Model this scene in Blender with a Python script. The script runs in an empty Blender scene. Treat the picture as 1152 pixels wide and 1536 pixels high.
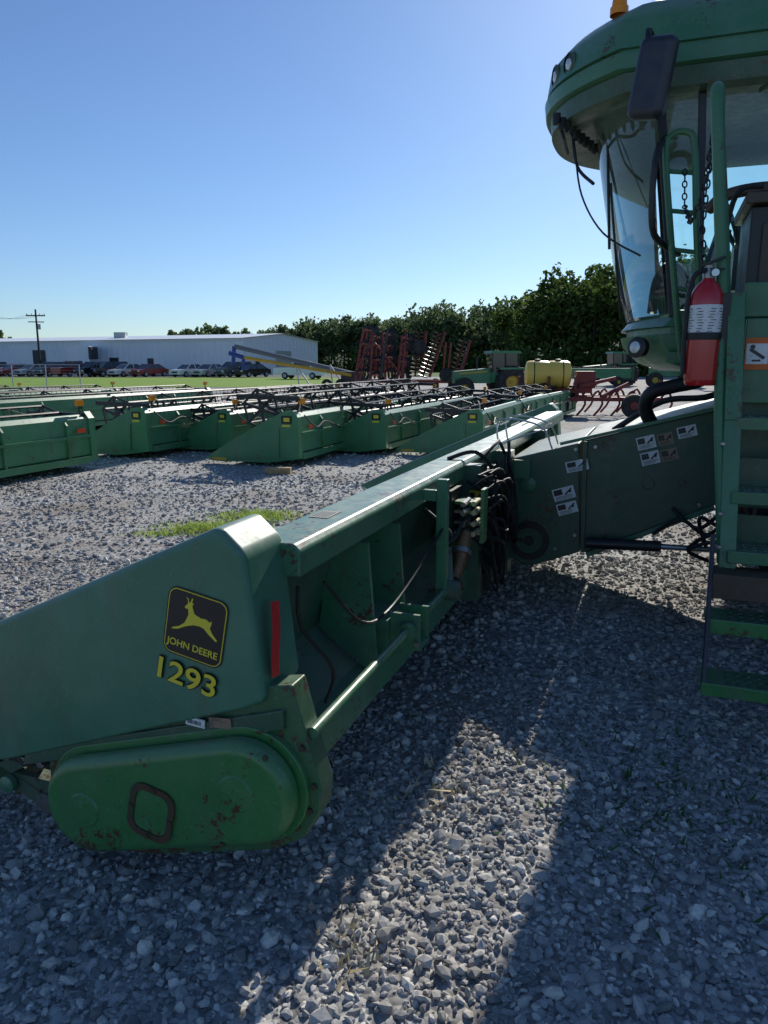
import bpy, math, random
import numpy as np
import bmesh
from mathutils import Vector, Matrix
random.seed(7); rng=np.random.default_rng(7)
sc=bpy.context.scene
R=math.radians
SUN_AZ=19.5; SUN_EL=29.5

# ------------------------------------------------------------------ materials
def nodes(name):
    m=bpy.data.materials.new(name); m.use_nodes=True
    nt=m.node_tree; b=nt.nodes['Principled BSDF']; return m,nt,b
def N(nt,t,**k):
    n=nt.nodes.new(t)
    for a,v in k.items(): setattr(n,a,v)
    return n
def rampnode(nt,stops,interp='LINEAR'):
    r=N(nt,'ShaderNodeValToRGB'); r.color_ramp.interpolation=interp
    e=r.color_ramp.elements
    e[0].position=stops[0][0]; e[0].color=(*stops[0][1],1)
    e[1].position=stops[-1][0]; e[1].color=(*stops[-1][1],1)
    for p,c in stops[1:-1]:
        q=r.color_ramp.elements.new(p); q.color=(*c,1)
    return r
def noise(nt,vec,scale,detail=5,rough=.6,sc3=None):
    n=N(nt,'ShaderNodeTexNoise'); n.inputs['Scale'].default_value=scale; n.inputs['Detail'].default_value=detail; n.inputs['Roughness'].default_value=rough
    if sc3:
        mp=N(nt,'ShaderNodeMapping'); mp.inputs['Scale'].default_value=sc3; nt.links.new(vec,mp.inputs['Vector']); vec=mp.outputs[0]
    nt.links.new(vec,n.inputs['Vector']); return n.outputs['Fac']
def mat(name,col,rough=.5,metal=0,col2=None,scale=6,lo=.45,hi=.7,bump=0,bscale=40,coat=0,spec=.5,rvar=0.1):
    m,nt,b=nodes(name)
    b.inputs['Roughness'].default_value=rough; b.inputs['Metallic'].default_value=metal
    b.inputs['Coat Weight'].default_value=coat; b.inputs['Coat Roughness'].default_value=.15
    b.inputs['Specular IOR Level'].default_value=spec
    b.inputs['Base Color'].default_value=(*col,1)
    tc=N(nt,'ShaderNodeTexCoord')
    if col2:
        f=noise(nt,tc.outputs['Object'],scale,8,.65)
        r=rampnode(nt,[(lo,col),(hi,col2)])
        nt.links.new(f,r.inputs['Fac']); nt.links.new(r.outputs['Color'],b.inputs['Base Color'])
        mr=N(nt,'ShaderNodeMapRange'); mr.inputs[1].default_value=.3; mr.inputs[2].default_value=.75
        mr.inputs[3].default_value=max(0,rough-rvar); mr.inputs[4].default_value=min(1,rough+rvar*1.6)
        nt.links.new(f,mr.inputs[0]); nt.links.new(mr.outputs[0],b.inputs['Roughness'])
    if bump:
        f=noise(nt,tc.outputs['Object'],bscale,5)
        bp=N(nt,'ShaderNodeBump'); bp.inputs['Strength'].default_value=bump; bp.inputs['Distance'].default_value=.01
        nt.links.new(f,bp.inputs['Height']); nt.links.new(bp.outputs['Normal'],b.inputs['Normal'])
    return m
def mixc(nt,fac,a,bc):
    mx=N(nt,'ShaderNodeMix',data_type='RGBA')
    nt.links.new(fac,mx.inputs[0])
    if isinstance(a,tuple): mx.inputs[6].default_value=(*a,1)
    else: nt.links.new(a,mx.inputs[6])
    if isinstance(bc,tuple): mx.inputs[7].default_value=(*bc,1)
    else: nt.links.new(bc,mx.inputs[7])
    return mx.outputs[2]
def paint(name,col,faded,rough=.38,dust_sheen=.45,bump=.08,rust=0.0,coat=.1):
    """weathered machine paint: faded patches, dusty film and painted-in sheen on upward faces, vertical dirt streaks, fine scuffs"""
    m,nt,b=nodes(name); tc=N(nt,'ShaderNodeTexCoord'); O=tc.outputs['Object']
    f1=noise(nt,O,2.6,8,.6); r1=rampnode(nt,[(.38,(0,0,0)),(.70,(1,1,1))]); nt.links.new(f1,r1.inputs['Fac'])
    c=mixc(nt,r1.outputs['Color'],col,faded)
    f2=noise(nt,O,9,5,.6,(1,1,.12)); r2=rampnode(nt,[(.52,(0,0,0)),(.72,(.5,.5,.5))]); nt.links.new(f2,r2.inputs['Fac'])
    c=mixc(nt,r2.outputs['Color'],c,(.085,.115,.075))
    f3=noise(nt,O,70,4,.75); r3=rampnode(nt,[(.57,(0,0,0)),(.72,(.6,.6,.6))]); nt.links.new(f3,r3.inputs['Fac'])
    c=mixc(nt,r3.outputs['Color'],c,(.17,.26,.20))
    g=N(nt,'ShaderNodeNewGeometry'); sp=N(nt,'ShaderNodeSeparateXYZ'); nt.links.new(g.outputs['Normal'],sp.inputs[0])
    f4=noise(nt,O,14,6,.7); mr=N(nt,'ShaderNodeMapRange'); mr.inputs[1].default_value=.2; mr.inputs[2].default_value=1.0; mr.inputs[3].default_value=0.10; mr.inputs[4].default_value=dust_sheen*1.6
    nt.links.new(sp.outputs['Z'],mr.inputs[0]); mu=N(nt,'ShaderNodeMath',operation='MULTIPLY'); nt.links.new(mr.outputs[0],mu.inputs[0]); nt.links.new(f4,mu.inputs[1])
    c=mixc(nt,mu.outputs[0],c,(.32,.35,.29))  # pale dusty film, with the sheen of lit tops mixed into the colour
    if rust>0:
        f5=noise(nt,O,45,6,.7); f6=noise(nt,O,4,3,.5); m5=N(nt,'ShaderNodeMath',operation='MULTIPLY'); nt.links.new(f5,m5.inputs[0]); nt.links.new(f6,m5.inputs[1])
        r5=rampnode(nt,[(.36-.08*rust,(0,0,0)),(.39-.08*rust,(1,1,1))]); nt.links.new(m5.outputs[0],r5.inputs['Fac']); c=mixc(nt,r5.outputs['Color'],c,(.085,.04,.022))
    nt.links.new(c,b.inputs['Base Color'])
    mr2=N(nt,'ShaderNodeMapRange'); mr2.inputs[1].default_value=.3; mr2.inputs[2].default_value=.75; mr2.inputs[3].default_value=rough-.08; mr2.inputs[4].default_value=rough+.25
    nt.links.new(f4,mr2.inputs[0]); nt.links.new(mr2.outputs[0],b.inputs['Roughness'])
    b.inputs['Coat Weight'].default_value=coat; b.inputs['Coat Roughness'].default_value=.25
    bp=N(nt,'ShaderNodeBump'); bp.inputs['Strength'].default_value=bump; bp.inputs['Distance'].default_value=.006
    f7=noise(nt,O,6,3,.5); nt.links.new(f7,bp.inputs['Height']); nt.links.new(bp.outputs['Normal'],b.inputs['Normal'])
    return m
GREEN=paint('green_paint',(.028,.165,.068),(.065,.20,.115),.34,.5,.12,.15)
FENDER=paint('fender_plastic_green',(.034,.165,.090),(.08,.22,.145),.40,.6,.10)
GREENB=paint('bright_green_paint',(.022,.175,.036),(.05,.20,.06),.34,.4,.12,.25,coat=.2)
GREENL=paint('ladder_green_paint',(.022,.15,.055),(.05,.18,.085),.34,.4,.1,.2)
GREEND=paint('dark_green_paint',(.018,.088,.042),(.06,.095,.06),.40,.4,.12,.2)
RUSTG=paint('chipped_green_paint',(.025,.125,.042),(.055,.12,.055),.45,.3,.15,1.25)
PLATG=paint('platform_green_paint',(.025,.20,.065),(.07,.24,.11),.36,.45,.1,.05)
RUST=mat('rust',(.10,.045,.025),.8,0,(.05,.06,.03),25,.4,.65,.4,80)
YEL=mat('yellow_vinyl',(.75,.62,.04),.45)
YELP=mat('yellow_paint',(.60,.38,.03),.45,0,(.4,.25,.05),5)
BLKV=mat('black_vinyl',(.008,.01,.015),.35)
BLK=mat('black_rubber',(.012,.012,.013),.55,0,(.03,.028,.026),12)
TIRE=mat('tyre_rubber',(.018,.018,.018),.8,0,(.09,.075,.06),5,.45,.75,.3,40)
BLKP=mat('black_paint',(.012,.013,.014),.4,0,(.04,.038,.035),8)
STEEL=mat('steel',(.35,.35,.34),.35,.8,(.15,.12,.1),10)
BRONZE=mat('bronze_coupling',(.28,.15,.07),.45,.6,(.08,.05,.03),15)
BRASS=mat('zinc_fitting',(.45,.42,.28),.35,.7)
RED=mat('extinguisher_red',(.48,.014,.017),.25,0,None,coat=.5)
RIB=mat('red_ribbon',(.6,.02,.02),.6)
REDP=mat('red_implement_paint',(.24,.022,.018),.5,0,(.12,.03,.025),4)
WHITE=mat('white_label',(.76,.76,.74),.5,0,(.55,.55,.55),60,.5,.7)
ORG=mat('orange_sign',(.65,.13,.01),.5)
AMB=mat('amber_lens',(.85,.28,.01),.2)
REFL=mat('red_orange_reflector',(.8,.08,.02),.3)
NAVY=mat('dark_mirror_shell',(.02,.022,.035),.35,0,(.04,.042,.055),9)
BROWN=mat('brown_console',(.07,.045,.03),.5,0,(.12,.08,.055),7)
LENS=mat('lamp_lens',(.6,.62,.62),.12,.3)
TANKY=mat('yellow_poly_tank',(.88,.56,.10),.4)
BLUEP=mat('blue_paint',(.02,.06,.25),.5)
WALL=mat('white_metal_siding',(.82,.84,.87),.5,0,(.75,.78,.82),.2)
ROOFM=mat('metal_roof',(.74,.76,.79),.4)
DARKO=mat('dark_opening',(.02,.025,.03),.5)
WOOD=mat('wood',(.42,.30,.16),.8,0,(.25,.16,.08),12)
POLEM=mat('pole_wood',(.06,.05,.045),.9)
GALV=mat('galvanised',(.4,.42,.43),.45,.5)
def glassmat(name,tint,gl=.12):
    m=bpy.data.materials.new(name); m.use_nodes=True; nt=m.node_tree; nt.nodes.clear()
    o=N(nt,'ShaderNodeOutputMaterial'); mx=N(nt,'ShaderNodeMixShader'); t=N(nt,'ShaderNodeBsdfTransparent'); g=N(nt,'ShaderNodeBsdfGlossy')
    t.inputs['Color'].default_value=(*tint,1); g.inputs['Roughness'].default_value=.03
    f=N(nt,'ShaderNodeFresnel'); f.inputs['IOR'].default_value=1.45
    a=N(nt,'ShaderNodeMath',operation='ADD'); a.inputs[1].default_value=gl
    d=N(nt,'ShaderNodeBsdfDiffuse'); d.inputs['Color'].default_value=(.5,.56,.54,1)
    mx2=N(nt,'ShaderNodeMixShader'); tc=N(nt,'ShaderNodeTexCoord'); nf_=noise(nt,tc.outputs['Object'],3,5); rr=rampnode(nt,[(.4,(.02,.02,.02)),(.75,(.12,.12,.12))]); nt.links.new(nf_,rr.inputs['Fac'])
    nt.links.new(f.outputs[0],a.inputs[0]); nt.links.new(a.outputs[0],mx.inputs[0])
    nt.links.new(t.outputs[0],mx.inputs[1]); nt.links.new(g.outputs[0],mx.inputs[2])
    nt.links.new(rr.outputs['Color'],mx2.inputs[0]); nt.links.new(mx.outputs[0],mx2.inputs[1]); nt.links.new(d.outputs[0],mx2.inputs[2]); nt.links.new(mx2.outputs[0],o.inputs[0])
    return m
GLASS=glassmat('tinted_cab_glass',(.80,.95,.91),.04)
CGL=mat('car_window_glass',(.02,.025,.03),.08,0,None,spec=.8)

# ------------------------------------------------------------------ builder
class B:
    def __init__(s): s.v=[]; s.f=[]; s.i=[]; s.m=[]
    def add(s,vs,fs,mt):
        if mt not in s.m: s.m.append(mt)
        k=s.m.index(mt); o=len(s.v)
        s.v+= [tuple(float(c) for c in p) for p in vs]; s.f+=[tuple(o+j for j in q) for q in fs]; s.i+=[k]*len(fs)
    def box(s,a,b,mt,M=None):
        x0,y0,z0=[min(p,q) for p,q in zip(a,b)]; x1,y1,z1=[max(p,q) for p,q in zip(a,b)]
        vs=[Vector(p) for p in [(x0,y0,z0),(x1,y0,z0),(x1,y1,z0),(x0,y1,z0),(x0,y0,z1),(x1,y0,z1),(x1,y1,z1),(x0,y1,z1)]]
        if M: vs=[M@p for p in vs]
        s.add(vs,[(0,3,2,1),(4,5,6,7),(0,1,5,4),(1,2,6,5),(2,3,7,6),(3,0,4,7)],mt)
    def beam(s,p,q,w,h,mt):
        p=Vector(p);q=Vector(q);d=(q-p).normalized(); up=Vector((0,0,1))
        if abs(d.z)>.98: up=Vector((1,0,0))
        a=d.cross(up).normalized(); b=a.cross(d).normalized()
        vs=[c+a*i*w/2+b*j*h/2 for c in (p,q) for i,j in ((-1,-1),(1,-1),(1,1),(-1,1))]
        s.add(vs,[(0,3,2,1),(4,5,6,7),(0,1,5,4),(1,2,6,5),(2,3,7,6),(3,0,4,7)],mt)
    def tube(s,pts,r,mt,n=10):
        pts=[Vector(p) for p in pts]; vs=[];k=len(pts); a=None
        for i,p in enumerate(pts):
            d=(pts[min(i+1,k-1)]-pts[max(i-1,0)]).normalized()
            if a is None:
                up=Vector((0,0,1)) if abs(d.z)<.9 else Vector((1,0,0)); a=d.cross(up).normalized()
            else: a=(a-d*a.dot(d)).normalized()
            b=d.cross(a); rr=r[i] if isinstance(r,(list,tuple)) else r
            for j in range(n):
                t=2*math.pi*j/n; vs.append(p+a*math.cos(t)*rr+b*math.sin(t)*rr)
        fs=[(i*n+j,i*n+(j+1)%n,(i+1)*n+(j+1)%n,(i+1)*n+j) for i in range(k-1) for j in range(n)]
        fs.append(tuple(range(n-1,-1,-1))); fs.append(tuple((k-1)*n+j for j in range(n)))
        s.add(vs,fs,mt)
    def ctube(s,pts,r,mt,n=8,sub=6):
        P_=[Vector(p) for p in pts]; out=[]
        for i in range(len(P_)-1):
            p0=P_[max(i-1,0)];p1=P_[i];p2=P_[i+1];p3=P_[min(i+2,len(P_)-1)]
            for j in range(sub):
                t=j/sub; out.append(.5*((2*p1)+(-p0+p2)*t+(2*p0-5*p1+4*p2-p3)*t*t+(-p0+3*p1-3*p2+p3)*t**3))
        out.append(P_[-1]); s.tube(out,r,mt,n)
    def prism(s,pl,off,mt):
        pl=[Vector(p) for p in pl]; off=Vector(off); n=len(pl)
        s.add(pl+[p+off for p in pl],[tuple(range(n-1,-1,-1)),tuple(range(n,2*n))]+[(i,(i+1)%n,n+(i+1)%n,n+i) for i in range(n)],mt)
    def lathe(s,c,ax,prof,mt,n=24):
        c=Vector(c); ax=Vector(ax).normalized(); up=Vector((0,0,1)) if abs(ax.z)<.9 else Vector((1,0,0))
        a=ax.cross(up).normalized(); b=ax.cross(a); vs=[];k=len(prof)
        for (r,h) in prof:
            for j in range(n):
                t=2*math.pi*j/n; vs.append(c+ax*h+(a*math.cos(t)+b*math.sin(t))*max(r,1e-4))
        s.add(vs,[(i*n+j,i*n+(j+1)%n,(i+1)*n+(j+1)%n,(i+1)*n+j) for i in range(k-1) for j in range(n)],mt)
    def mesh(s,name,angle=35,allsmooth=False):
        me=bpy.data.meshes.new(name); me.from_pydata(s.v,[],s.f)
        for m in s.m: me.materials.append(m)
        for p,k in zip(me.polygons,s.i): p.material_index=k; p.use_smooth=True
        bm=bmesh.new(); bm.from_mesh(me)
        if allsmooth: bmesh.ops.remove_doubles(bm,verts=bm.verts,dist=3e-4)
        bmesh.ops.recalc_face_normals(bm,faces=bm.faces)
        if not allsmooth:
            for e in bm.edges:
                if len(e.link_faces)==2: e.smooth = e.calc_face_angle(0)<R(angle)
        bm.to_mesh(me); bm.free(); me.update()
        return me
    def build(s,name,parent=None,loc=(0,0,0),rz=0,bevel=0,seg=2,angle=35):
        me=s.mesh(name,angle,allsmooth=bevel>0); o=bpy.data.objects.new(name,me); sc.collection.objects.link(o)
        o.location=loc; o.rotation_euler=(0,0,rz)
        if parent: o.parent=parent
        if bevel>0:
            m=o.modifiers.new('bevel','BEVEL'); m.width=bevel; m.segments=seg; m.limit_method='ANGLE'; m.angle_limit=R(25)
            m.harden_normals=True
        return o
def empty(name,loc=(0,0,0),rz=0,parent=None):
    e=bpy.data.objects.new(name,None); sc.collection.objects.link(e); e.location=loc; e.rotation_euler=(0,0,rz); e.empty_display_size=.2
    if parent: e.parent=parent
    return e
def P(f,s,z): return (-f,s,z)
def PP(l): return [P(*p) for p in l]
def extr(b,prof,s0,s1,mt): b.prism([P(f,s0,z) for f,z in prof],(0,s1-s0,0),mt)
def fbox(b,f0,f1,s0,s1,z0,z1,mt): b.box(P(f0,s0,z0),P(f1,s1,z1),mt)
def text(body,size,parent,loc,mt,offset=0,rot=(0,0,0),ext=0.0004,sx=1):
    c=bpy.data.curves.new('lettering','FONT'); c.body=body; c.size=size; c.align_x='CENTER'; c.align_y='CENTER'; c.offset=offset; c.extrude=ext
    o=bpy.data.objects.new('lettering',c); sc.collection.objects.link(o); o.parent=parent; o.location=loc; o.rotation_euler=rot; o.scale=(sx,1,1)
    c.materials.append(mt); return o
def rrect(w,h,r,n=5):
    pts=[]
    for cx,cy,a0 in ((w/2-r,h/2-r,0),(-w/2+r,h/2-r,90),(-w/2+r,-h/2+r,180),(w/2-r,-h/2+r,270)):
        for i in range(n+1):
            a=R(a0+90*i/n); pts.append((cx+r*math.cos(a),cy+r*math.sin(a)))
    return pts

# ------------------------------------------------------------------ ground
def groundmat():
    m,nt,b=nodes('gravel_ground')
    tc=N(nt,'ShaderNodeTexCoord'); O=tc.outputs['Object']
    v=N(nt,'ShaderNodeTexVoronoi'); v.inputs['Scale'].default_value=42
    nt.links.new(O,v.inputs['Vector'])
    sep=N(nt,'ShaderNodeSeparateColor'); nt.links.new(v.outputs['Color'],sep.inputs[0])
    r=rampnode(nt,[(0,(.17,.168,.165)),(.5,(.35,.348,.34)),(.85,(.50,.49,.465)),(1,(.70,.67,.62))])
    nt.links.new(sep.outputs[0],r.inputs['Fac'])
    f=noise(nt,O,.45,8,.62)
    r2=rampnode(nt,[(.46,(0,0,0)),(.66,(.8,.8,.8))]); nt.links.new(f,r2.inputs['Fac'])
    c=mixc(nt,r2.outputs['Color'],r.outputs['Color'],(.24,.20,.155))
    f3=noise(nt,O,1.3,6,.6,(.35,1.6,1)); r4=rampnode(nt,[(.58,(0,0,0)),(.68,(.6,.6,.6))]); nt.links.new(f3,r4.inputs['Fac'])
    c=mixc(nt,r4.outputs['Color'],c,(.14,.12,.10))
    nt.links.new(c,b.inputs['Base Color']); b.inputs['Roughness'].default_value=.9; b.inputs['Specular IOR Level'].default_value=.2
    bp=N(nt,'ShaderNodeBump'); bp.inputs['Strength'].default_value=.7; bp.inputs['Distance'].default_value=.010; bp.invert=True
    nt.links.new(v.outputs['Distance'],bp.inputs['Height']); nt.links.new(bp.outputs['Normal'],b.inputs['Normal'])
    return m
GRM=groundmat()
g=B(); g.add([(-1500,-300,0),(1500,-300,0),(1500,2500,0),(-1500,2500,0)],[(0,1,2,3)],GRM); g.build('gravel_ground')
LAWN=mat('lawn_grass',(.15,.27,.035),.9,0,(.24,.34,.07),.8,.35,.7,.6,30,spec=.1)
FARG=mat('far_meadow',(.08,.14,.035),.95,0,(.12,.17,.05),.1,spec=.1)
ASPH=mat('asphalt',(.055,.055,.057),.9,0,(.08,.08,.08),2)
g=B(); g.add([(-150,45,.02),(-9,50,.02),(-1.5,64,.02),(-6,83,.02),(-150,83,.02)],[(0,1,2,3,4)],LAWN); g.build('lawn')
g=B(); g.add([(-150,83.2,.024),(-4,83.2,.024),(-4,110,.024),(-150,150,.024)],[(0,1,2,3)],ASPH); g.build('parking_lot')
g=B(); g.add([(-400,92,.012),(400,84,.012),(400,400,.012),(-400,400,.012)],[(0,1,2,3)],FARG); g.build('meadow')

ph=(1+5**.5)/2
IV=np.array([(-1,ph,0),(1,ph,0),(-1,-ph,0),(1,-ph,0),(0,-1,ph),(0,1,ph),(0,-1,-ph),(0,1,-ph),(ph,0,-1),(ph,0,1),(-ph,0,-1),(-ph,0,1)])/1.902
IF=np.array([(0,11,5),(0,5,1),(0,1,7),(0,7,10),(0,10,11),(1,5,9),(5,11,4),(11,10,2),(10,7,6),(7,1,8),(3,9,4),(3,4,2),(3,2,6),(3,6,8),(3,8,9),(4,9,5),(2,4,11),(6,2,10),(8,6,7),(9,8,1)])
def rawmesh(name,V,F,mt,k):
    me=bpy.data.meshes.new(name); nv=len(V); nf=len(F)
    me.vertices.add(nv); me.loops.add(nf*k); me.polygons.add(nf)
    me.vertices.foreach_set('co',np.ascontiguousarray(V,dtype=np.float32).ravel())
    me.polygons.foreach_set('loop_start',np.arange(0,nf*k,k,dtype=np.int32))
    me.loops.foreach_set('vertex_index',np.ascontiguousarray(F,dtype=np.int32).ravel())
    me.update(calc_edges=True)
    me.shade_flat()
    me.materials.append(mt)
    o=bpy.data.objects.new(name,me); sc.collection.objects.link(o); return o
def rotm(n,tilt=None):
    q=rng.normal(size=(n,4))
    if tilt is not None: q[:,1:3]*=tilt
    q/=np.linalg.norm(q,axis=1)[:,None]; w,x,y,z=q.T
    return np.stack([1-2*(y*y+z*z),2*(x*y-w*z),2*(x*z+w*y),2*(x*y+w*z),1-2*(x*x+z*z),2*(y*z-w*x),2*(x*z-w*y),2*(y*z+w*x),1-2*(x*x+y*y)],-1).reshape(n,3,3)
zones=[(1.05,3.2,3000,.0100),(3.2,6.0,1200,.0118),(6.0,10.5,350,.015),(10.5,17,100,.019)]
Vs=[];cnt=0
for y0,y1,dens,size in zones:
    hw=.60*y1+.6
    n=int((y1-y0)*2*hw*dens)
    y=rng.uniform(y0,y1,n); x=rng.uniform(-hw,hw,n)
    sz=size*np.exp(rng.normal(0,.45,n)); sz=np.clip(sz,.0035,.034)
    base=IV[None]*(1+rng.uniform(-.25,.25,(n,12,1)))*np.stack([np.ones(n),rng.uniform(.55,.95,n),rng.uniform(.35,.65,n)],-1)[:,None,:]
    base=base*sz[:,None,None]; M=rotm(n,.28); V=np.einsum('nij,nkj->nki',M,base)
    V=V+np.stack([x,y,sz*rng.uniform(.0,.40,n)],-1)[:,None,:]
    Vs.append(V); cnt+=n
V=np.concatenate(Vs).reshape(-1,3); F=(IF[None]+np.arange(cnt)[:,None,None]*12).reshape(-1,3)
m,nt,b=nodes('crushed_stone')
gi=N(nt,'ShaderNodeNewGeometry'); r=rampnode(nt,[(0,(.19,.187,.185)),(.35,(.34,.34,.335)),(.7,(.48,.47,.455)),(.9,(.62,.59,.53)),(1,(.80,.77,.71))])
nt.links.new(gi.outputs['Random Per Island'],r.inputs['Fac'])
tc=N(nt,'ShaderNodeTexCoord'); nn=noise(nt,tc.outputs['Object'],150,4)
mx=N(nt,'ShaderNodeMix',data_type='RGBA',blend_type='MULTIPLY'); mx.inputs[0].default_value=.5
nt.links.new(r.outputs['Color'],mx.inputs[6]); r3=rampnode(nt,[(.3,(.6,.6,.6)),(.7,(1.25,1.25,1.25))]); nt.links.new(nn,r3.inputs['Fac']); nt.links.new(r3.outputs['Color'],mx.inputs[7])
n9=noise(nt,tc.outputs['Object'],.9,5,.6); r9=rampnode(nt,[(.50,(0,0,0)),(.70,(.6,.6,.6))]); nt.links.new(n9,r9.inputs['Fac'])
cc=mixc(nt,r9.outputs['Color'],mx.outputs[2],(.25,.21,.17))
nt.links.new(cc,b.inputs['Base Color']); b.inputs['Roughness'].default_value=.85; b.inputs['Specular IOR Level'].default_value=.25
rawmesh('gravel_stones',V,F,m,3)

def leafmat(name,c1,c2,tf=.35):
    m,nt,b=nodes(name); gi=N(nt,'ShaderNodeNewGeometry'); r=rampnode(nt,[(0,c1),(1,c2)]); nt.links.new(gi.outputs['Random Per Island'],r.inputs['Fac'])
    nt.links.new(r.outputs['Color'],b.inputs['Base Color']); b.inputs['Roughness'].default_value=.7; b.inputs['Specular IOR Level'].default_value=.2
    tr=N(nt,'ShaderNodeBsdfTranslucent'); nt.links.new(r.outputs['Color'],tr.inputs['Color']); mx=N(nt,'ShaderNodeMixShader'); mx.inputs[0].default_value=tf
    o=nt.nodes['Material Output']; nt.links.new(b.outputs[0],mx.inputs[1]); nt.links.new(tr.outputs[0],mx.inputs[2]); nt.links.new(mx.outputs[0],o.inputs[0]); return m
def blades(name,cx,cy,rx,ry,n,h,mt):
    x=rng.normal(cx,rx,n); y=rng.normal(cy,ry,n); a=rng.uniform(0,6.28,n); hh=h*rng.uniform(.4,1.2,n); w=.007
    lean=rng.normal(0,.9,(n,2))*hh[:,None]
    V=np.zeros((n,3,3)); V[:,0]=np.stack([x-w*np.cos(a),y-w*np.sin(a),0*x+.01],-1); V[:,1]=np.stack([x+w*np.cos(a),y+w*np.sin(a),0*x+.01],-1)
    V[:,2]=np.stack([x+lean[:,0],y+lean[:,1],hh+.01],-1)
    return rawmesh(name,V.reshape(-1,3),np.arange(n*3).reshape(-1,3),mt,3)
WEED=leafmat('weed_green',(.20,.36,.04),(.45,.50,.14),.5); STRAW=mat('dry_straw',(.5,.4,.22),.8)
blades('grass_clump',-1.70,7.05,.22,.13,1000,.06,WEED)
blades('grass_clump',-1.35,7.6,.22,.14,800,.06,WEED)
blades('grass_clump',-2.1,6.8,.12,.05,160,.04,WEED)
blades('dry_grass',-.1,1.75,.05,.05,26,.05,STRAW); blades('dry_grass',.18,2.5,.1,.12,40,.04,STRAW)
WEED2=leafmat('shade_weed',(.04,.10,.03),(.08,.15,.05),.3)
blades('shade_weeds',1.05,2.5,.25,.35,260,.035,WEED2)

# ------------------------------------------------------------------ corn header (foreground)
HX,HY=-.237,1.86; RZ=R(-20)
hd=empty('corn_header',(HX,HY,0),RZ)
near=[(.10,.68,0),(.147,1.10,0),(.225,1.169,0),(.45,1.068,0),(1.033,.807,.03),(1.9,.42,.05),(2.5,.12,.11),(2.35,.06,.1),(1.10,.30,.012),(.156,.651,0),(.468,.795,0),(1.064,.577,-.012),(1.9,.27,.02)]
nf=[(0,1,2,3,10,9),(3,4,11,10),(4,5,12,11),(5,6,12),(12,6,7),(11,12,7,8),(10,11,8,9)]
def fender(name,s0,sgn,par):
    vs=[P(f,s0+sgn*s,z) for f,z,s in near]; loop=[0,1,2,3,4,5,6,7,8,9]
    far=[P(near[i][0],s0+sgn*(.235 if i<5 or i>7 else .18),near[i][1]) for i in loop]
    fs=list(nf); n0=len(vs); vs=vs+far
    for k,i in enumerate(loop): fs.append((i,loop[(k+1)%10],n0+(k+1)%10,n0+k))
    fs.append(tuple(n0+k for k in range(10)))
    b=B(); b.add(vs,fs,FENDER); o=b.build(name,par,bevel=.022,seg=4); o.modifiers['bevel'].angle_limit=R(18)
fender('end_fender',0,1,hd); fender('far_end_fender',6.85,-1,hd)
pan=[(.028,.731),(-.055,.43),(-.05,.36),(.0,.27),(.1,.205),(.5,.09),(.83,.03),(.93,.14),(.92,.34),(.5,.60),(.2,.70)]
b=B(); extr(b,pan,.03,.115,RUSTG); b.build('end_panel',hd,bevel=.006)
b=B(); extr(b,[(.05,.66),(1.0,.36),(1.02,.30),(.05,.60)],.015,.032,GREEND); b.build('fender_skirt',hd,bevel=.004)
def stadium(c0,c1,r,n=14):
    a=math.atan2(c1[1]-c0[1],c1[0]-c0[0]); pts=[]
    for i in range(n+1): t=a+math.pi/2+math.pi*i/n; pts.append((c0[0]+r*math.cos(t),c0[1]+r*math.sin(t)))
    for i in range(n+1): t=a-math.pi/2+math.pi*i/n; pts.append((c1[0]+r*math.cos(t),c1[1]+r*math.sin(t)))
    return pts
b=B(); extr(b,stadium((.155,.415),(.715,.25),.178),.01,.045,GREENB); b.build('cover_flange',hd,bevel=.004)
b=B(); extr(b,stadium((.155,.415),(.715,.25),.158),-.055,.02,GREENB); b.build('drive_cover',hd,bevel=.035,seg=5)
b=B()
for f,z in ((.17,.42),(.71,.25)): b.lathe(P(f,-.054,z),(0,-1,0),[(.06,-.002),(.052,.006),(.02,.010),(0,.010)],GREENB)
b.build('cover_boss',hd)
cx,cz=.457,.30
ring=B()
outer=rrect(.155,.175,.045); inner=rrect(.115,.135,.032)
rot=lambda x,y,a: (x*math.cos(a)+y*math.sin(a),-x*math.sin(a)+y*math.cos(a))
vs=[];n=len(outer)
for lay,yy in ((outer,-.057),(outer,-.063),(inner,-.063),(inner,-.057)):
    for x,y in lay:
        x,y=rot(x,y,R(12)); vs.append((-cx+x,yy,cz+y))
fs=[(l*n+i,l*n+(i+1)%n,(l+1)*n+(i+1)%n,(l+1)*n+i) for l in range(3) for i in range(n)]
ring.add(vs,fs,RUST)
for x,y in ((0,.079),(0,-.079),(.068,.0),(-.068,0)):
    x,y=rot(x,y,R(12)); ring.lathe((-cx+x,-.062,cz+y),(0,-1,0),[(.008,0),(.008,.006),(0,.006)],RUST,8)
ring.build('inspection_plate_rim',hd)
b=B(); pl=[rot(x,y,R(12)) for x,y in rrect(.112,.132,.03)]; b.prism([(-cx+x,-.0555,cz+y) for x,y in pl],(0,-.004,0),GREENB); b.build('inspection_plate',hd)
b=B()
for f,z in ((-.02,.36),(.02,.30),(-.035,.44),(.0,.55),(.3,.60),(.8,.40),(.86,.12),(.3,.17),(.55,.10),(.15,.62)):
    b.lathe(P(f,.03,z),(0,-1,0),[(.010,0),(.010,.010),(0,.011)],RUST,6)
for f,z in ((.22,.25),(.07,.55)): b.lathe(P(f,-.053,z),(0,-1,0),[(.009,0),(.009,.006),(0,.007)],RUST,6)
b.build('panel_bolts',hd)
b=B(); M=Matrix.Translation(P(.334,.012,.578))@Matrix.Rotation(R(4),4,'Y'); b.box((-.032,-.004,-.013),(.032,0,.013),WHITE,M)
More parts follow.
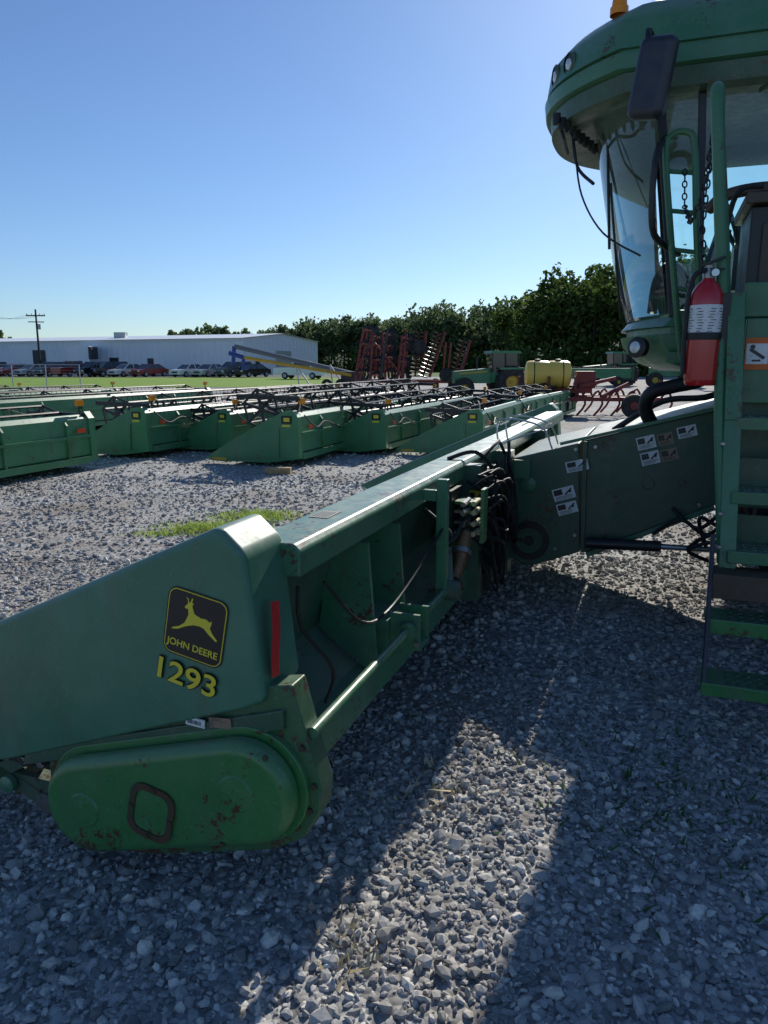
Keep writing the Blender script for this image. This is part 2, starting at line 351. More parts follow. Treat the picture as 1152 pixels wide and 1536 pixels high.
for i in range(11): b.box((-.024+i*.0042,-.0055,-.006),(-.024+i*.0042+random.choice([.0012,.0022]),-.0045,.006),BLKV,M)
b.build('barcode_label',hd)
b=B(); M=Matrix.Translation(P(.25,.012,.590))@Matrix.Rotation(R(-5),4,'Y'); b.box((-.036,-.004,-.016),(.036,0,.016),mat('worn_plate',(.3,.2,.13),.6,0,(.12,.1,.08),60),M); b.build('worn_serial_plate',hd)
dc=bpy.data.objects.new('leaping_deer_decal',None); sc.collection.objects.link(dc); dc.parent=hd; dc.location=P(.308,-.003,.876); dc.rotation_euler=(R(90),R(11),0)
def flat(name,pts,z,mt,par,th=.0006):
    b=B(); b.prism([(x,y,z) for x,y in pts],(0,0,th),mt); o=b.build(name,par); return o
flat('decal_black',rrect(.196,.204,.03),0,BLKV,dc)
flat('decal_border',rrect(.188,.196,.027),.001,YEL,dc)
flat('decal_field',rrect(.182,.190,.024),.002,BLKV,dc)
deer=[(.30,.775),(.355,.845),(.35,.90),(.31,.94),(.36,.925),(.375,.87),(.40,.87),(.42,.95),(.44,.94),(.43,.87),(.47,.87),(.44,.83),(.47,.76),(.50,.71),(.62,.68),(.72,.69),(.79,.66),(.83,.69),(.83,.63),(.81,.57),(.86,.50),(.97,.41),(.95,.385),(.82,.45),(.70,.53),(.62,.545),(.50,.53),(.36,.47),(.22,.385),(.10,.36),(.12,.39),(.24,.44),(.33,.52),(.36,.59),(.39,.67),(.37,.76),(.33,.755)]
b=B()
dv=[((x-.53)*.172,(y-.5)*.185,.0035) for x,y in deer]; b.add(dv,[tuple(range(len(dv)))],YEL)
b.build('deer_silhouette',dc)
text('JOHN DEERE',.029,dc,(0,-.064,.0035),YEL,.0005)
nd=bpy.data.objects.new('model_number_decal',None); sc.collection.objects.link(nd); nd.parent=hd; nd.location=P(.35,-.005,.722); nd.rotation_euler=(R(90),R(12),0)
text('1293',.092,nd,(0,0,.0003),BLKV,.0045,sx=1.2,ext=.0002); text('1293',.092,nd,(0,0,.004),YEL,.0012,sx=1.2)
b=B(); rp=[]
for i in range(9):
    t=i/8; rp.append((-.120+.012*t+.006*math.sin(t*5),.07-.006*math.sin(t*4)-.02*t,.955-.215*t))
vs=[]
for (x,y,z) in rp: vs+= [(x+.008,y-.019,z),(x+.012,y+.020,z-.004)]
b.add([(x+.014,y,z) for x,y,z in vs],[(2*i,2*i+1,2*i+3,2*i+2) for i in range(8)],RIB); b.build('red_ribbon',hd)

L=6.85
b=B(); extr(b,[(.08,.985),(.08,1.065),(.10,1.085),(.25,1.085),(.27,1.065),(.27,.985)],.2,L-.2,GREEN); b.build('top_beam',hd,bevel=.008)
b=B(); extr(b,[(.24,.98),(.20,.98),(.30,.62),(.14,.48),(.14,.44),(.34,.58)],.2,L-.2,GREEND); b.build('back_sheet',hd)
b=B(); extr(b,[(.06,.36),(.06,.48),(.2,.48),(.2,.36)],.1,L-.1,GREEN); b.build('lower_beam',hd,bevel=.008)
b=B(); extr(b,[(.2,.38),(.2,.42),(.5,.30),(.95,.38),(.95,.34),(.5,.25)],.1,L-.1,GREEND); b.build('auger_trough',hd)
b=B(); b.tube(PP([(.5,.25,.58),(.5,L-.25,.58)]),.09,GREEND,16)
for i in range(150):
    t=i/149; a=t*math.pi*2*11; s=.3+t*(L-.6); a2=a+.46; s2=s+(L-.6)/149
    b.add([P(.5+.09*math.cos(a),s,.58+.09*math.sin(a)),P(.5+.22*math.cos(a),s,.58+.22*math.sin(a)),P(.5+.22*math.cos(a2),s2,.58+.22*math.sin(a2)),P(.5+.09*math.cos(a2),s2,.58+.09*math.sin(a2))],[(0,1,2,3)],GREEND)
b.build('cross_auger',hd)
for s in (.75,1.1,2.3,4.8,5.6):
    b=B(); extr(b,[(.07,.46),(.05,.48),(.085,.96),(.24,.97),(.28,.62)],s,s+.02,GREEN); b.build('rib',hd)
for i in range(7):
    s=.95+i*.85
    b=B(); w=.2
    vs=[P(.85,s-w,.36),P(.85,s+w,.36),P(.85,s-w*.6,.58),P(.85,s+w*.6,.58),P(1.5,s-w*.8,.2),P(1.5,s+w*.8,.2),P(1.45,s,.42),P(2.35,s-.03,.06),P(2.35,s+.03,.06),P(2.35,s,.12)]
    b.add(vs,[(0,1,3,2),(0,2,6,4),(1,5,6,3),(2,3,6),(4,6,9,7),(5,8,9,6),(7,9,8),(0,4,5,1),(4,7,8,5)],FENDER); b.build('row_snout',hd,bevel=.01)
    b=B(); k=-.42
    fbox(b,.9,1.6,s+k-.12,s+k-.04,.2,.34,GREEN); fbox(b,.9,1.6,s+k+.04,s+k+.12,.2,.34,GREEN); b.tube(PP([(.95,s+k,.33),(1.5,s+k,.24)]),.05,BLK,8)
    b.build('row_unit',hd)
b=B(); fbox(b,.92,1.5,.06,.14,.17,.23,GREEND); b.beam(P(.85,.08,.42),P(1.25,.08,.18),.05,.05,GREEND); b.lathe(P(.98,.05,.15),(0,1,0),[(.0,0),(.035,0),(.035,.05),(0,.05)],STEEL,14); fbox(b,.9,1.15,.05,.12,.28,.34,BLKP)
b.beam(P(.95,.1,.35),P(1.15,.1,.14),.03,.04,RUST); b.ctube(PP([(.9,.06,.38),(1.02,.03,.30),(1.1,.05,.36),(1.3,.06,.25)]),.012,BLK)
for f in (.96,1.03,1.1): b.lathe(P(f,.04,.31),(0,-1,0),[(.014,0),(.014,.015),(0,.016)],STEEL,6)
b.beam(P(.9,.07,.12),P(1.3,.07,.27),.03,.05,GREEND); b.lathe(P(1.12,.05,.20),(0,-1,0),[(.03,0),(.03,.02),(.01,.03),(0,.03)],GREEN,12)
b.build('row_gearbox_frame',hd)
b=B(); b.tube(PP([(-.02,.05,.588),(-.02,.93,.588)]),.017,GREENL,14); b.tube(PP([(-.02,1.02,.588),(-.02,1.5,.588)]),.017,GREENL,14)
b.lathe(P(-.02,.88,.588),(0,1,0),[(.017,0),(.033,0),(.033,.03),(.017,.03)],GREENL,14); b.build('drive_shaft_tube',hd)
b=B(); fbox(b,-.06,.06,.93,.945,.50,.645,GREEN); fbox(b,-.06,.06,1.045,1.06,.50,.645,GREEN); fbox(b,-.06,.08,.946,1.044,.50,.515,GREEN); fbox(b,.062,.2,.90,1.10,.46,.62,GREEN); b.lathe(P(-.05,.93,.53),(0,-1,0),[(.012,0),(.012,.012),(0,.012)],STEEL,6); b.build('shaft_bracket',hd)
b=B(); fbox(b,-.03,.02,1.42,1.46,.60,1.10,GREEN); fbox(b,.021,.09,1.425,1.455,1.0,1.05,GREEN); b.build('upright_post',hd,bevel=.004)
b=B(); b.lathe(P(-.03,1.47,.585),(1,0,0),[(.0,-.05),(.045,-.05),(.045,.05),(0,.05)],GREEND,16); b.beam(P(-.03,1.48,.60),P(.02,1.62,.74),.04,.03,GREEND); b.build('shaft_pivot',hd)
b=B(); b.tube(PP([(-.02,1.60,.60),(-.03,1.66,.66),(-.03,1.70,.72),(-.035,1.76,.79)]),[.030,.030,.038,.028],BRONZE,14); b.tube(PP([(-.03,1.685,.70),(-.03,1.70,.718)]),.048,STEEL,14); b.lathe(P(-.02,1.59,.59),(.1,-.6,-.6),[(.03,0),(.05,.01),(.05,.03),(0,.03)],BLKP,12); b.build('pto_coupler',hd)
b=B()
for i,(z,mt) in enumerate(((.76,BRASS),(.81,STEEL),(.865,BRASS),(.91,GREENB))):
    fbox(b,-.09+.01*i,.05,1.86,1.99,z,z+.014,mt)
    b.tube(PP([(-.07,1.87,z+.025),(-.07,1.76,z+.025)]),.013,BRASS,10); b.tube(PP([(-.02,1.87,z+.025),(-.02,1.75,z+.02)]),.013,STEEL,10)
fbox(b,-.10,-.082,1.86,1.94,.72,.99,GREENB); fbox(b,.055,.075,1.82,2.02,.7,.98,BLKP); b.build('multi_coupler',hd)
b=B(); random.seed(11)
for i in range(34):
    s0=random.uniform(1.95,2.3); s1=random.uniform(2.2,3.1); z0=random.uniform(.72,1.02); z1=random.uniform(.5,1.12)
    b.ctube(PP([(random.uniform(-.06,.05),s0,z0),(random.uniform(-.14,-.04),(s0*.7+s1*.3),z0+random.uniform(-.22,.08)),(random.uniform(-.12,0),(s0*.3+s1*.7),min(z0,z1)-random.uniform(0,.22)),(random.uniform(-.06,.05),s1,z1)]),random.choice([.006,.008,.011]),BLK,6)
b.ctube(PP([(.12,.45,.9),(.05,.6,.72),(.06,.9,.66),(.03,1.2,.75),(-.01,1.42,.88)]),.006,BLK,6)
b.ctube(PP([(.1,.22,.95),(.12,.28,.8),(.07,.4,.62),(.1,.4,.5)]),.006,BLK,6)
b.ctube(PP([(.02,2.3,1.08),(-.02,2.5,1.15),(0,2.75,1.12),(-.05,2.9,.9),(-.08,2.9,.7)]),.010,BLK,6)
b.ctube(PP([(.1,1.5,.95),(-.02,1.52,.84),(.02,1.55,.78),(-.02,1.6,.80),(-.04,1.66,.86)]),.010,BLK,6)
b.ctube(PP([(.18,2.2,1.09),(.05,2.3,1.12),(-.05,2.35,1.0),(-.08,2.45,.8),(-.02,2.6,.62),(-.12,2.9,.5)]),.012,BLK,6)
b.build('hydraulic_hoses',hd)
b=B(); fbox(b,.0,.16,2.2,2.3,.3,1.06,GREEND); fbox(b,-.02,.16,3.0,3.12,.25,1.05,GREEND); fbox(b,-.02,.16,4.55,4.67,.25,1.05,GREEND); fbox(b,-.0,.1,2.3,3.0,.3,.42,BLKP); fbox(b,.05,.1,2.3,3.0,.42,.98,GREEND)
fbox(b,-.03,.02,2.42,2.5,.3,.9,BLKP); fbox(b,-.05,0,2.6,2.75,.62,.8,GREEN); b.lathe(P(-.03,2.85,.62),(1,0,0),[(0,-.06),(.09,-.06),(.09,.06),(0,.06)],BLKP,18); b.build('throat_frame',hd)
def sticker(par,f,s,z,w,h,mt1=WHITE,mt2=BLKV,rz=0,tilt=0,name='warning_label'):
    b=B(); M=Matrix.Translation(P(f,s,z))@Matrix.Rotation(R(rz),4,'Z')@Matrix.Rotation(R(tilt),4,'Y')
    b.box((-w/2,-.002,-h/2),(w/2,0,h/2),mt1,M)
    rr=random.Random(int(f*1000)+int(z*1000))
    b.box((-w*.44,-.0035,-h*.05),(-w*.05,-.0022,h*.40),mt2,M)
    b.beam(M@Vector((w*.05,-.003,-h*.1)),M@Vector((w*.40,-.003,h*.3)),.002,h*.12,mt2); b.lathe(M@Vector((w*.3,-.002,h*.1)),M.to_3x3()@Vector((0,-1,0)),[(h*.12,0),(h*.12,.002),(0,.002)],mt2,10)
    for i in range(4): b.box((-w*.42,-.0035,-h*(.16+.075*i)),(w*rr.uniform(.1,.42),-.0022,-h*(.185+.075*i)),mt2,M)
    return b.build(name,par)
b=B(); M=Matrix.Translation(P(.19,.62,1.0862)); b.box((-.035,-.06,0),(.035,.06,.001),mat('faded_label',(.35,.33,.25),.6,0,(.2,.2,.18),80),M)
for i in range(5): b.box((-.028+i*.012,-.05,.0012),(-.024+i*.012,.04,.0016),BLKV,M)
b.build('beam_label',hd)
b=B()
for s in (2.95,3.25):
    b.ctube(PP([(.05,s,1.08),(.05,s,1.25),(-.2,s,1.22),(-.28,s,1.08)]),.006,LENS,6)
for k in range(5): b.tube(PP([(.05-.07*k,2.95,1.22),(.05-.07*k,3.25,1.22)]),.004,LENS,6)
b.tube(PP([(.05,2.95,1.1),(-.25,3.2,1.2)]),.004,LENS,6); b.build('wire_bracket',hd)

# ------------------------------------------------------------------ combine
cb=empty('combine_harvester',(HX,HY,0),RZ)
S0,S1=3.2,4.5
b=B(); extr(b,[(-.44,1.115),(-1.3,1.35),(-2.3,1.80),(-2.3,1.15),(-1.24,.745),(-.48,.375)],S0,S1,GREEND); b.build('feeder_house',cb,bevel=.012)
b=B(); arc=[(-.13+.17*math.cos(R(a)),.44+.17*math.sin(R(a))) for a in range(-10,-111,-20)]
extr(b,[(.02,.98),(-.42,1.10),(-.46,.39)]+arc[::-1]+[(.06,.6)],S0-.03,S1+.03,GREEND); b.build('feeder_face',cb,bevel=.01)
b=B(); b.beam(P(-.455,S0-.02,1.11),P(-.475,S0-.02,.39),.03,.025,GREEND); b.beam(P(-.5,S0-.01,.37),P(-1.24,S0-.01,.735),.03,.03,GREEN); b.beam(P(-.3,S0-.01,1.09),P(-1.3,S0-.01,1.36),.04,.02,GREEN)
b.lathe(P(-.13,S0-.03,.44),(0,-1,0),[(.13,0),(.13,.02),(.09,.02),(.09,-.01),(.03,-.01),(.03,.03),(0,.03)],BLKP,24)
b.lathe(P(-.85,S0,.86),(0,-1,0),[(.04,0),(.035,.006),(0,.006)],GREEND,14)
b.lathe(P(-.11,S0-.03,.82),(0,-1,0),[(.05,0),(.05,.02),(.02,.03),(0,.03)],GREEN,14)
fbox(b,.0,-.12,S0-.07,S0-.031,.86,.98,GREEN)
for f,z in ((-.05,.93),(-.4,1.06),(-.42,.5),(-.52,1.08),(-.55,.45),(-1.15,.75),(-.3,.4)): b.lathe(P(f,S0-.03,z),(0,-1,0),[(.012,0),(.012,.01),(0,.01)],STEEL,6)
b.build('feeder_hardware',cb)
for a in ((-.414,.955,.14,.07,-14),(-.339,.77,.14,.08,-18),(-.365,.675,.13,.075,-18)): sticker(cb,a[0],S0-.031,a[1],a[2],a[3],tilt=a[4])
BEI=mat('tan_label',(.3,.22,.14),.5)
for a in ((-.82,1.115,.11,.08),(-.85,1.02,.11,.08)): sticker(cb,a[0],S0-.002,a[1],a[2],a[3],tilt=-16)
for a in ((-.93,1.14,.09,.075),(-.96,1.045,.1,.075)): sticker(cb,a[0],S0-.002,a[1],a[2],a[3],BEI,BLKV,tilt=-16)
sticker(cb,-1.05,S0-.002,1.19,.11,.07,tilt=-16)
sticker(cb,.02,2.19,.88,.07,.09,YELP,BLKV)
b=B(); b.tube(PP([(-.5,3.1,.47),(-.95,3.1,.485)]),.035,BLKP,12); b.tube(PP([(-.95,3.1,.485),(-1.35,3.1,.49)]),.018,STEEL,10); b.tube(PP([(-1.35,3.1,.49),(-1.9,3.1,.55)]),.045,GREEND,12)
for q in ([(-1.2,3.05,.52),(-1.15,3.0,.7),(-1.3,2.95,.66),(-1.5,2.9,.8)],[(-1.1,3.05,.50),(-1.22,3.0,.60),(-1.4,3.0,.56)],[(-1.0,3.15,.72),(-1.15,3.08,.62),(-1.3,3.05,.74),(-1.5,3.0,.7)],[(-.9,3.15,.55),(-1.05,3.1,.66),(-1.2,3.1,.58),(-1.35,3.05,.7),(-1.6,3.0,.66)],[(-1.25,3.05,.42),(-1.1,3.0,.5),(-1.3,2.95,.58),(-1.5,2.9,.5)]): b.ctube(PP(q),.012,BLK,8)
b.build('lift_cylinder',cb)
b=B(); b.ctube(PP([(-.86,3.3,1.2),(-.80,3.25,1.32),(-.83,3.2,1.42),(-.95,3.2,1.46),(-1.1,3.2,1.5),(-1.3,3.2,1.62)]),.042,BLK,12); b.ctube(PP([(-.6,3.6,1.15),(-.9,3.6,1.35),(-1.2,3.5,1.4),(-1.4,3.5,1.6)]),.02,BLK,8); b.build('black_hose',cb)
def loftbox(name,layers,mt,par):
    b=B(); vs=[];m=len(layers[0])
    for l in layers: vs+=l
    fs=[(i*m+j,i*m+(j+1)%m,(i+1)*m+(j+1)%m,(i+1)*m+j) for i in range(len(layers)-1) for j in range(m)]
    fs.append(tuple(range(m-1,-1,-1))); fs.append(tuple((len(layers)-1)*m+j for j in range(m)))
    b.add(vs,fs,mt); return b.build(name,par,angle=40)
def plan(ff,bulge,sa,sb,fr,z,n=16,p=2.2,inset=0):
    pts=[];c=(sa+sb)/2;h=(sb-sa)/2
    for i in range(n+1):
        t=-1+2*i/n
        s=c+t*(h-inset); f=ff-inset-bulge*abs(t)**p
        pts.append(P(f,s,z))
    pts.append(P(fr+inset,sb-inset,z)); pts.append(P(fr+inset,sa+inset,z)); return pts
loftbox('cab_nose',[plan(-.86,.25,3.1,4.6,-2.3,1.55),plan(-.72,.25,3.02,4.68,-2.3,1.60),plan(-.62,.26,2.98,4.72,-2.3,1.70),plan(-.60,.27,2.98,4.72,-2.3,1.76),plan(-.64,.27,2.99,4.71,-2.3,1.765),plan(-.64,.27,2.99,4.71,-2.3,1.80),plan(-.60,.27,2.98,4.72,-2.3,1.805),plan(-.66,.28,3.0,4.70,-2.3,1.88)],GREENL,cb)
b=B(); b.lathe(P(-.735,3.10,1.69),(-.55,-.85,.05),[(.06,-.03),(.062,.012),(.05,.018),(0,.022)],BLKP,20); b.lathe(P(-.735,3.10,1.69),(-.55,-.85,.05),[(.036,.015),(.034,.03),(0,.034)],LENS,18)
fbox(b,-.9,-1.3,2.94,2.978,1.60,1.66,GREENL); b.build('nose_lamp',cb)
b=B(); n=20; rows=8; vs=[]
for j in range(rows+1):
    v=j/rows; z=1.86+v*1.24; ff=-.63+.27*v**.8; bu=.27+.10*v
    for i in range(n+1):
        t=-1+2*i/n; vs.append(P(ff-bu*abs(t)**2.2,3.85+t*.82,z))
b.add(vs,[(j*(n+1)+i,j*(n+1)+i+1,(j+1)*(n+1)+i+1,(j+1)*(n+1)+i) for j in range(rows) for i in range(n)],GLASS)
b.build('windshield',cb,angle=60)
b=B(); b.add([P(-.95,3.02,1.9),P(-2.2,3.02,1.9),P(-2.2,3.02,3.08),P(-.78,3.02,3.08)],[(0,1,2,3)],GLASS); b.add([P(-.95,4.68,1.9),P(-2.2,4.68,1.9),P(-2.2,4.68,3.08),P(-.78,4.68,3.08)],[(0,1,2,3)],GLASS); b.build('side_windows',cb)
b=B()
for s in (3.02,4.68):
    b.beam(P(-.92,s,1.86),P(-.76,s,3.1),.045,.05,BLKP); b.beam(P(-2.22,s,1.86),P(-2.22,s,3.1),.08,.08,GREEND); b.beam(P(-.92,s,1.87),P(-2.2,s,1.87),.05,.05,GREEND)
b.beam(P(-1.05,3.0,1.9),P(-.98,3.0,3.08),.03,.04,BLKP)
b.build('cab_pillars',cb,bevel=.006)
b=B(); fbox(b,-2.3,-2.27,3.0,4.7,1.85,2.5,GREEND); fbox(b,-1.95,-1.45,3.6,4.1,1.9,2.3,BLK); fbox(b,-2.08,-1.96,3.6,4.1,2.1,2.9,BLK); b.tube(PP([(-1.05,3.85,1.88),(-1.2,3.85,2.45)]),.05,BLKP,10)
ringp=[(-1.22+.067*math.cos(a),3.85+.19*math.sin(a),2.5+.16*math.cos(a)) for a in [2*math.pi*i/20 for i in range(21)]]; b.tube(PP(ringp),.015,BLK,8)
fbox(b,-1.5,-1.3,4.25,4.45,2.1,2.6,BLKP); b.ctube(PP([(-.8,3.3,1.9),(-.82,3.35,2.1),(-.9,3.5,2.2),(-1.0,3.7,2.1),(-1.05,3.8,1.9)]),.03,BLKP,8); b.build('cab_interior',cb)
b=B(); b.tube(PP([(-.60,3.6,1.9),(-.50,3.45,2.7)]),.008,BLKP,6); b.tube(PP([(-.52,3.4,2.3),(-.47,3.45,2.95)]),.010,BLKP,6)
b.ctube(PP([(-.25,3.5,3.02),(-.28,3.4,2.9),(-.35,3.25,2.6),(-.5,3.1,2.35),(-.72,3.0,2.2)]),.006,BLKP,6); b.ctube(PP([(-.25,3.5,3.02),(-.3,3.4,2.8),(-.42,3.2,2.65)]),.01,BLK,6)
b.build('wiper_and_cable',cb)
def rp_(z,ins,d=0): return plan(-.05+d,.50,2.86,4.84,-2.55,z,24,2.6,ins)
loftbox('cab_roof',[rp_(3.135,.02),rp_(3.145,.0),rp_(3.22,.0,.01),rp_(3.225,.018),rp_(3.24,.018),rp_(3.245,.0,.0),rp_(3.38,.01,-.01),rp_(3.47,.07,-.03),rp_(3.53,.18,-.05),rp_(3.565,.45,-.05)],GREEN,cb)
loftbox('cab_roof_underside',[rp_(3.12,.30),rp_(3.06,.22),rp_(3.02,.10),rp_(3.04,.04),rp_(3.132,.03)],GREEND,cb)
b=B()
def surf(s): t=abs((s-3.85)/.99); return -.05-.50*t**2.6
for s in (3.17,3.34):
    d=Vector((-(1),-(.50*2.6*((3.85-s)/.99)**1.6/.99),-.08)).normalized()
    b.lathe(P(surf(s)-.02,s,3.31),d,[(.065,-.03),(.066,.010),(.054,.018)],GREEND,18); b.lathe(P(surf(s)-.02,s,3.31),d,[(.052,.006),(.050,.012),(.034,.014)],BLKP,18); b.lathe(P(surf(s)-.02,s,3.31),d,[(.036,.008),(.028,.018),(0,.024)],LENS,18)
b.lathe(P(-1.35,3.05,3.018),(0,0,-1),[(.09,-.01),(.085,.015),(.04,.012),(0,.01)],GREEND,18)
b.build('roof_work_lamps',cb)
b=B(); b.lathe(P(-.52,3.1,3.50),(0,0,1),[(.05,0),(.05,.04),(.042,.045),(.038,.09),(.02,.11),(0,.11)],AMB,16); b.build('warning_beacon',cb)
b=B(); random.seed(2)
for i in range(9): b.lathe(P(-.20-.02*i,3.1+.09*i,3.03),(0,0,-1),[(.025,0),(.022,.03+.03*random.random()),(0,.065)],BLK,8)
b.ctube(PP([(-.2,3.15,3.02),(-.22,3.3,2.95),(-.2,3.5,2.98),(-.2,3.7,2.96)]),.012,BLK,6)
b.build('roof_underside_fittings',cb)
b=B(); M=Matrix.Translation(P(-.735,2.62,3.0))@Matrix.Rotation(R(-20),4,'Z')@Matrix.Rotation(R(9),4,'Y'); b.box((-.095,-.05,-.19),(.095,.05,.19),NAVY,M); b.build('rear_view_mirror',cb,bevel=.045,seg=5)
b=B(); b.ctube(PP([(-.8,3.0,3.05),(-.74,2.8,3.18),(-.70,2.62,3.22),(-.72,2.6,3.0)]),.016,BLKP,8); b.ctube(PP([(-.86,2.95,2.8),(-.8,2.8,2.75),(-.77,2.7,2.6),(-.78,2.72,2.3),(-.86,2.85,2.22),(-.92,3.0,2.2)]),.018,BLKP,8); b.build('mirror_arm',cb)
b=B(); b.ctube(PP([(-.98,2.9,1.62),(-.93,2.82,1.9),(-.87,2.8,2.3),(-.82,2.8,2.68),(-.84,2.8,2.77),(-.92,2.8,2.78),(-.96,2.8,2.7),(-1.0,2.8,2.3),(-1.05,2.85,1.9)]),.018,GREENL,10)
for z in (2.0,2.2,2.4,2.6): b.tube(PP([(-.93+(z-1.9)*.145,2.81,z),(-1.04+(z-1.9)*.1,2.81,z-.02)]),.012,GREENL,8)
b.build('door_handrail',cb)
b=B(); b.ctube(PP([(-1.19,1.86,.72),(-1.135,1.98,1.35),(-1.105,2.04,1.87),(-1.06,2.05,2.3),(-1.025,2.05,2.62),(-1.015,2.06,2.73),(-1.02,2.10,2.76),(-1.03,2.15,2.73),(-1.04,2.16,2.6),(-1.09,2.16,2.2),(-1.12,2.14,1.9)]),.026,GREENL,14,8); b.build('ladder_handrail',cb)
b=B(); b.beam(P(-1.16,2.03,1.9),P(-1.185,1.96,1.35),.035,.07,GREENL); b.beam(P(-1.185,1.96,1.35),P(-1.205,1.84,.70),.035,.07,GREENL); b.beam(P(-1.135,1.80,.86),P(-1.13,1.56,.24),.018,.055,NAVY)
b.beam(P(-1.83,2.03,1.9),P(-1.84,1.84,.7),.05,.09,GREENL); b.beam(P(-1.80,1.80,.86),P(-1.80,1.56,.24),.018,.055,NAVY)
for z,f in ((1.25,-1.15),(.95,-1.16),(.8,-1.165)): b.lathe(P(f,1.83 if z<1 else 1.9,z),(0,-1,0),[(.012,0),(.012,.012),(0,.013)],STEEL,6)
b.build('ladder_stringers',cb,bevel=.005)
b=B()
for z,s in ((1.33,1.95),(1.01,1.88),(.755,1.82)):
    fbox(b,-1.20,-1.80,s+.001,s+.214,z,z+.03,GREENL); fbox(b,-1.20,-1.80,s-.012,s,z-.02,z+.035,GREENL)
    fbox(b,-1.20,-1.80,s+.215,s+.228,z-.0,z+.16,GREEND)
fbox(b,-1.14,-1.80,1.70,1.86,.60,.71,BROWN)
fbox(b,-1.13,-1.80,1.671,1.88,.47,.505,GREENB); fbox(b,-1.13,-1.80,1.655,1.67,.455,.52,GREENB)
fbox(b,-1.12,-1.80,1.551,1.76,.235,.260,GREENB); fbox(b,-1.12,-1.80,1.535,1.55,.22,.275,GREENB)
b.build('ladder_steps',cb,bevel=.004)
b=B()
for z,s in ((1.361,2.03),(1.041,1.98),(.786,1.92),(.506,1.77),(.261,1.65)):
    for i in range(14):
        for j in range(3): b.lathe(P(-1.23-i*.042,s-.05+j*.05,z),(0,0,1),[(.014,0),(.012,.006),(.005,.006)],GREEND,8)
b.build('step_grips',cb)
b=B(); fbox(b,-1.20,-3.2,2.125,2.98,1.86,1.90,GREEND); fbox(b,-1.215,-1.95,2.08,2.12,1.42,1.795,GREENL); fbox(b,-1.20,-3.2,2.085,2.12,1.80,1.95,GREENL); fbox(b,-1.22,-1.95,2.3,2.33,.9,1.42,GREEND); b.build('platform',cb,bevel=.006)
b=B(); fbox(b,-1.21,-1.9,2.25,2.75,1.91,2.295,BLKP); fbox(b,-1.18,-1.95,2.2,2.8,2.30,2.35,BROWN); fbox(b,-1.26,-1.5,2.235,2.249,1.95,2.22,BROWN); b.build('platform_tool_box',cb,bevel=.02,seg=3)
b=B(); b.ctube(PP([(-1.05,2.6,2.36),(-1.12,2.5,2.40),(-1.3,2.5,2.42),(-1.6,2.5,2.39)]),.03,BROWN,8); b.ctube(PP([(-1.1,2.3,2.1),(-1.14,2.25,2.35),(-1.25,2.25,2.38)]),.012,BLK,8); b.build('platform_grab_handle',cb)
def orange(f,z):
    b=B(); M=Matrix.Translation(P(f,2.078,z)); b.box((-.05,-.003,-.07),(.05,0,.07),WHITE,M); b.box((-.05,-.0045,.045),(.05,-.0032,.07),ORG,M); b.box((-.05,-.0045,-.07),(.05,-.0032,-.045),ORG,M)
    b.box((-.05,-.0045,-.0445),(-.045,-.0032,.0445),ORG,M); b.box((.045,-.0045,-.0445),(.05,-.0032,.0445),ORG,M)
    b.beam(M@Vector((-.03,-.004,.02)),M@Vector((.03,-.004,-.02)),.002,.014,BLKV); b.beam(M@Vector((-.02,-.0045,-.03)),M@Vector((.015,-.0045,-.03)),.002,.008,BLKV); b.lathe(M@Vector((-.02,-.003,.03)),(0,-1,0),[(.01,0),(.01,.003),(0,.003)],BLKV,10)
    b.build('warning_label',cb)
orange(-1.27,1.64); orange(-1.39,1.64); orange(-1.51,1.64)
b=B()
b.lathe(P(-1.04,2.02,1.50),(0,0,1),[(0,0),(.06,0),(.068,.012),(.07,.03),(.07,.36),(.066,.40),(.05,.435),(.028,.455),(.022,.47)],RED,28)
b.lathe(P(-1.04,2.02,1.50),(0,0,1),[(.0705,.22),(.0714,.221),(.0714,.349),(.0705,.35)],WHITE,28)
random.seed(4)
for k in range(9):
    z=1.735+.012*k
    for q in range(4):
        a0=R(-165+q*40+random.uniform(0,12)); a1=a0+R(random.uniform(14,26))
        pts=[(1.04+.0722*math.cos(a0+(a1-a0)*i/3),2.02+.0722*math.sin(a0+(a1-a0)*i/3)) for i in range(4)]
        for i in range(3): b.add([(*pts[i],z),(*pts[i+1],z),(*pts[i+1],z+.003),(*pts[i],z+.003)],[(0,1,2,3)],BLKV)
b.build('extinguisher_cylinder',cb)
b=B(); b.lathe(P(-1.04,2.02,1.965),(0,0,1),[(.024,0),(.026,.02),(.018,.04),(.02,.055),(0,.055)],STEEL,14); b.beam(P(-1.01,2.02,2.02),P(-1.10,1.99,2.05),.02,.01,BLKP); b.beam(P(-1.02,2.02,2.005),P(-1.10,1.99,2.0),.018,.008,BLKP)
b.ctube(PP([(-1.03,2.0,2.0),(-.985,2.0,1.98),(-.965,2.0,1.9),(-.96,2.0,1.7),(-.965,2.0,1.55)]),.011,BLK,8); b.lathe(P(-1.04,2.02,1.70),(0,0,1),[(.0735,0),(.0745,.004),(.0745,.028),(.0735,.032)],BLK,28); b.lathe(P(-1.065,1.985,1.985),(0,-1,0),[(.016,0),(.016,.012),(0,.012)],LENS,12)
fbox(b,-1.105,-1.14,2.0,2.08,1.52,1.9,BLKP); b.build('extinguisher_valve_and_bracket',cb)
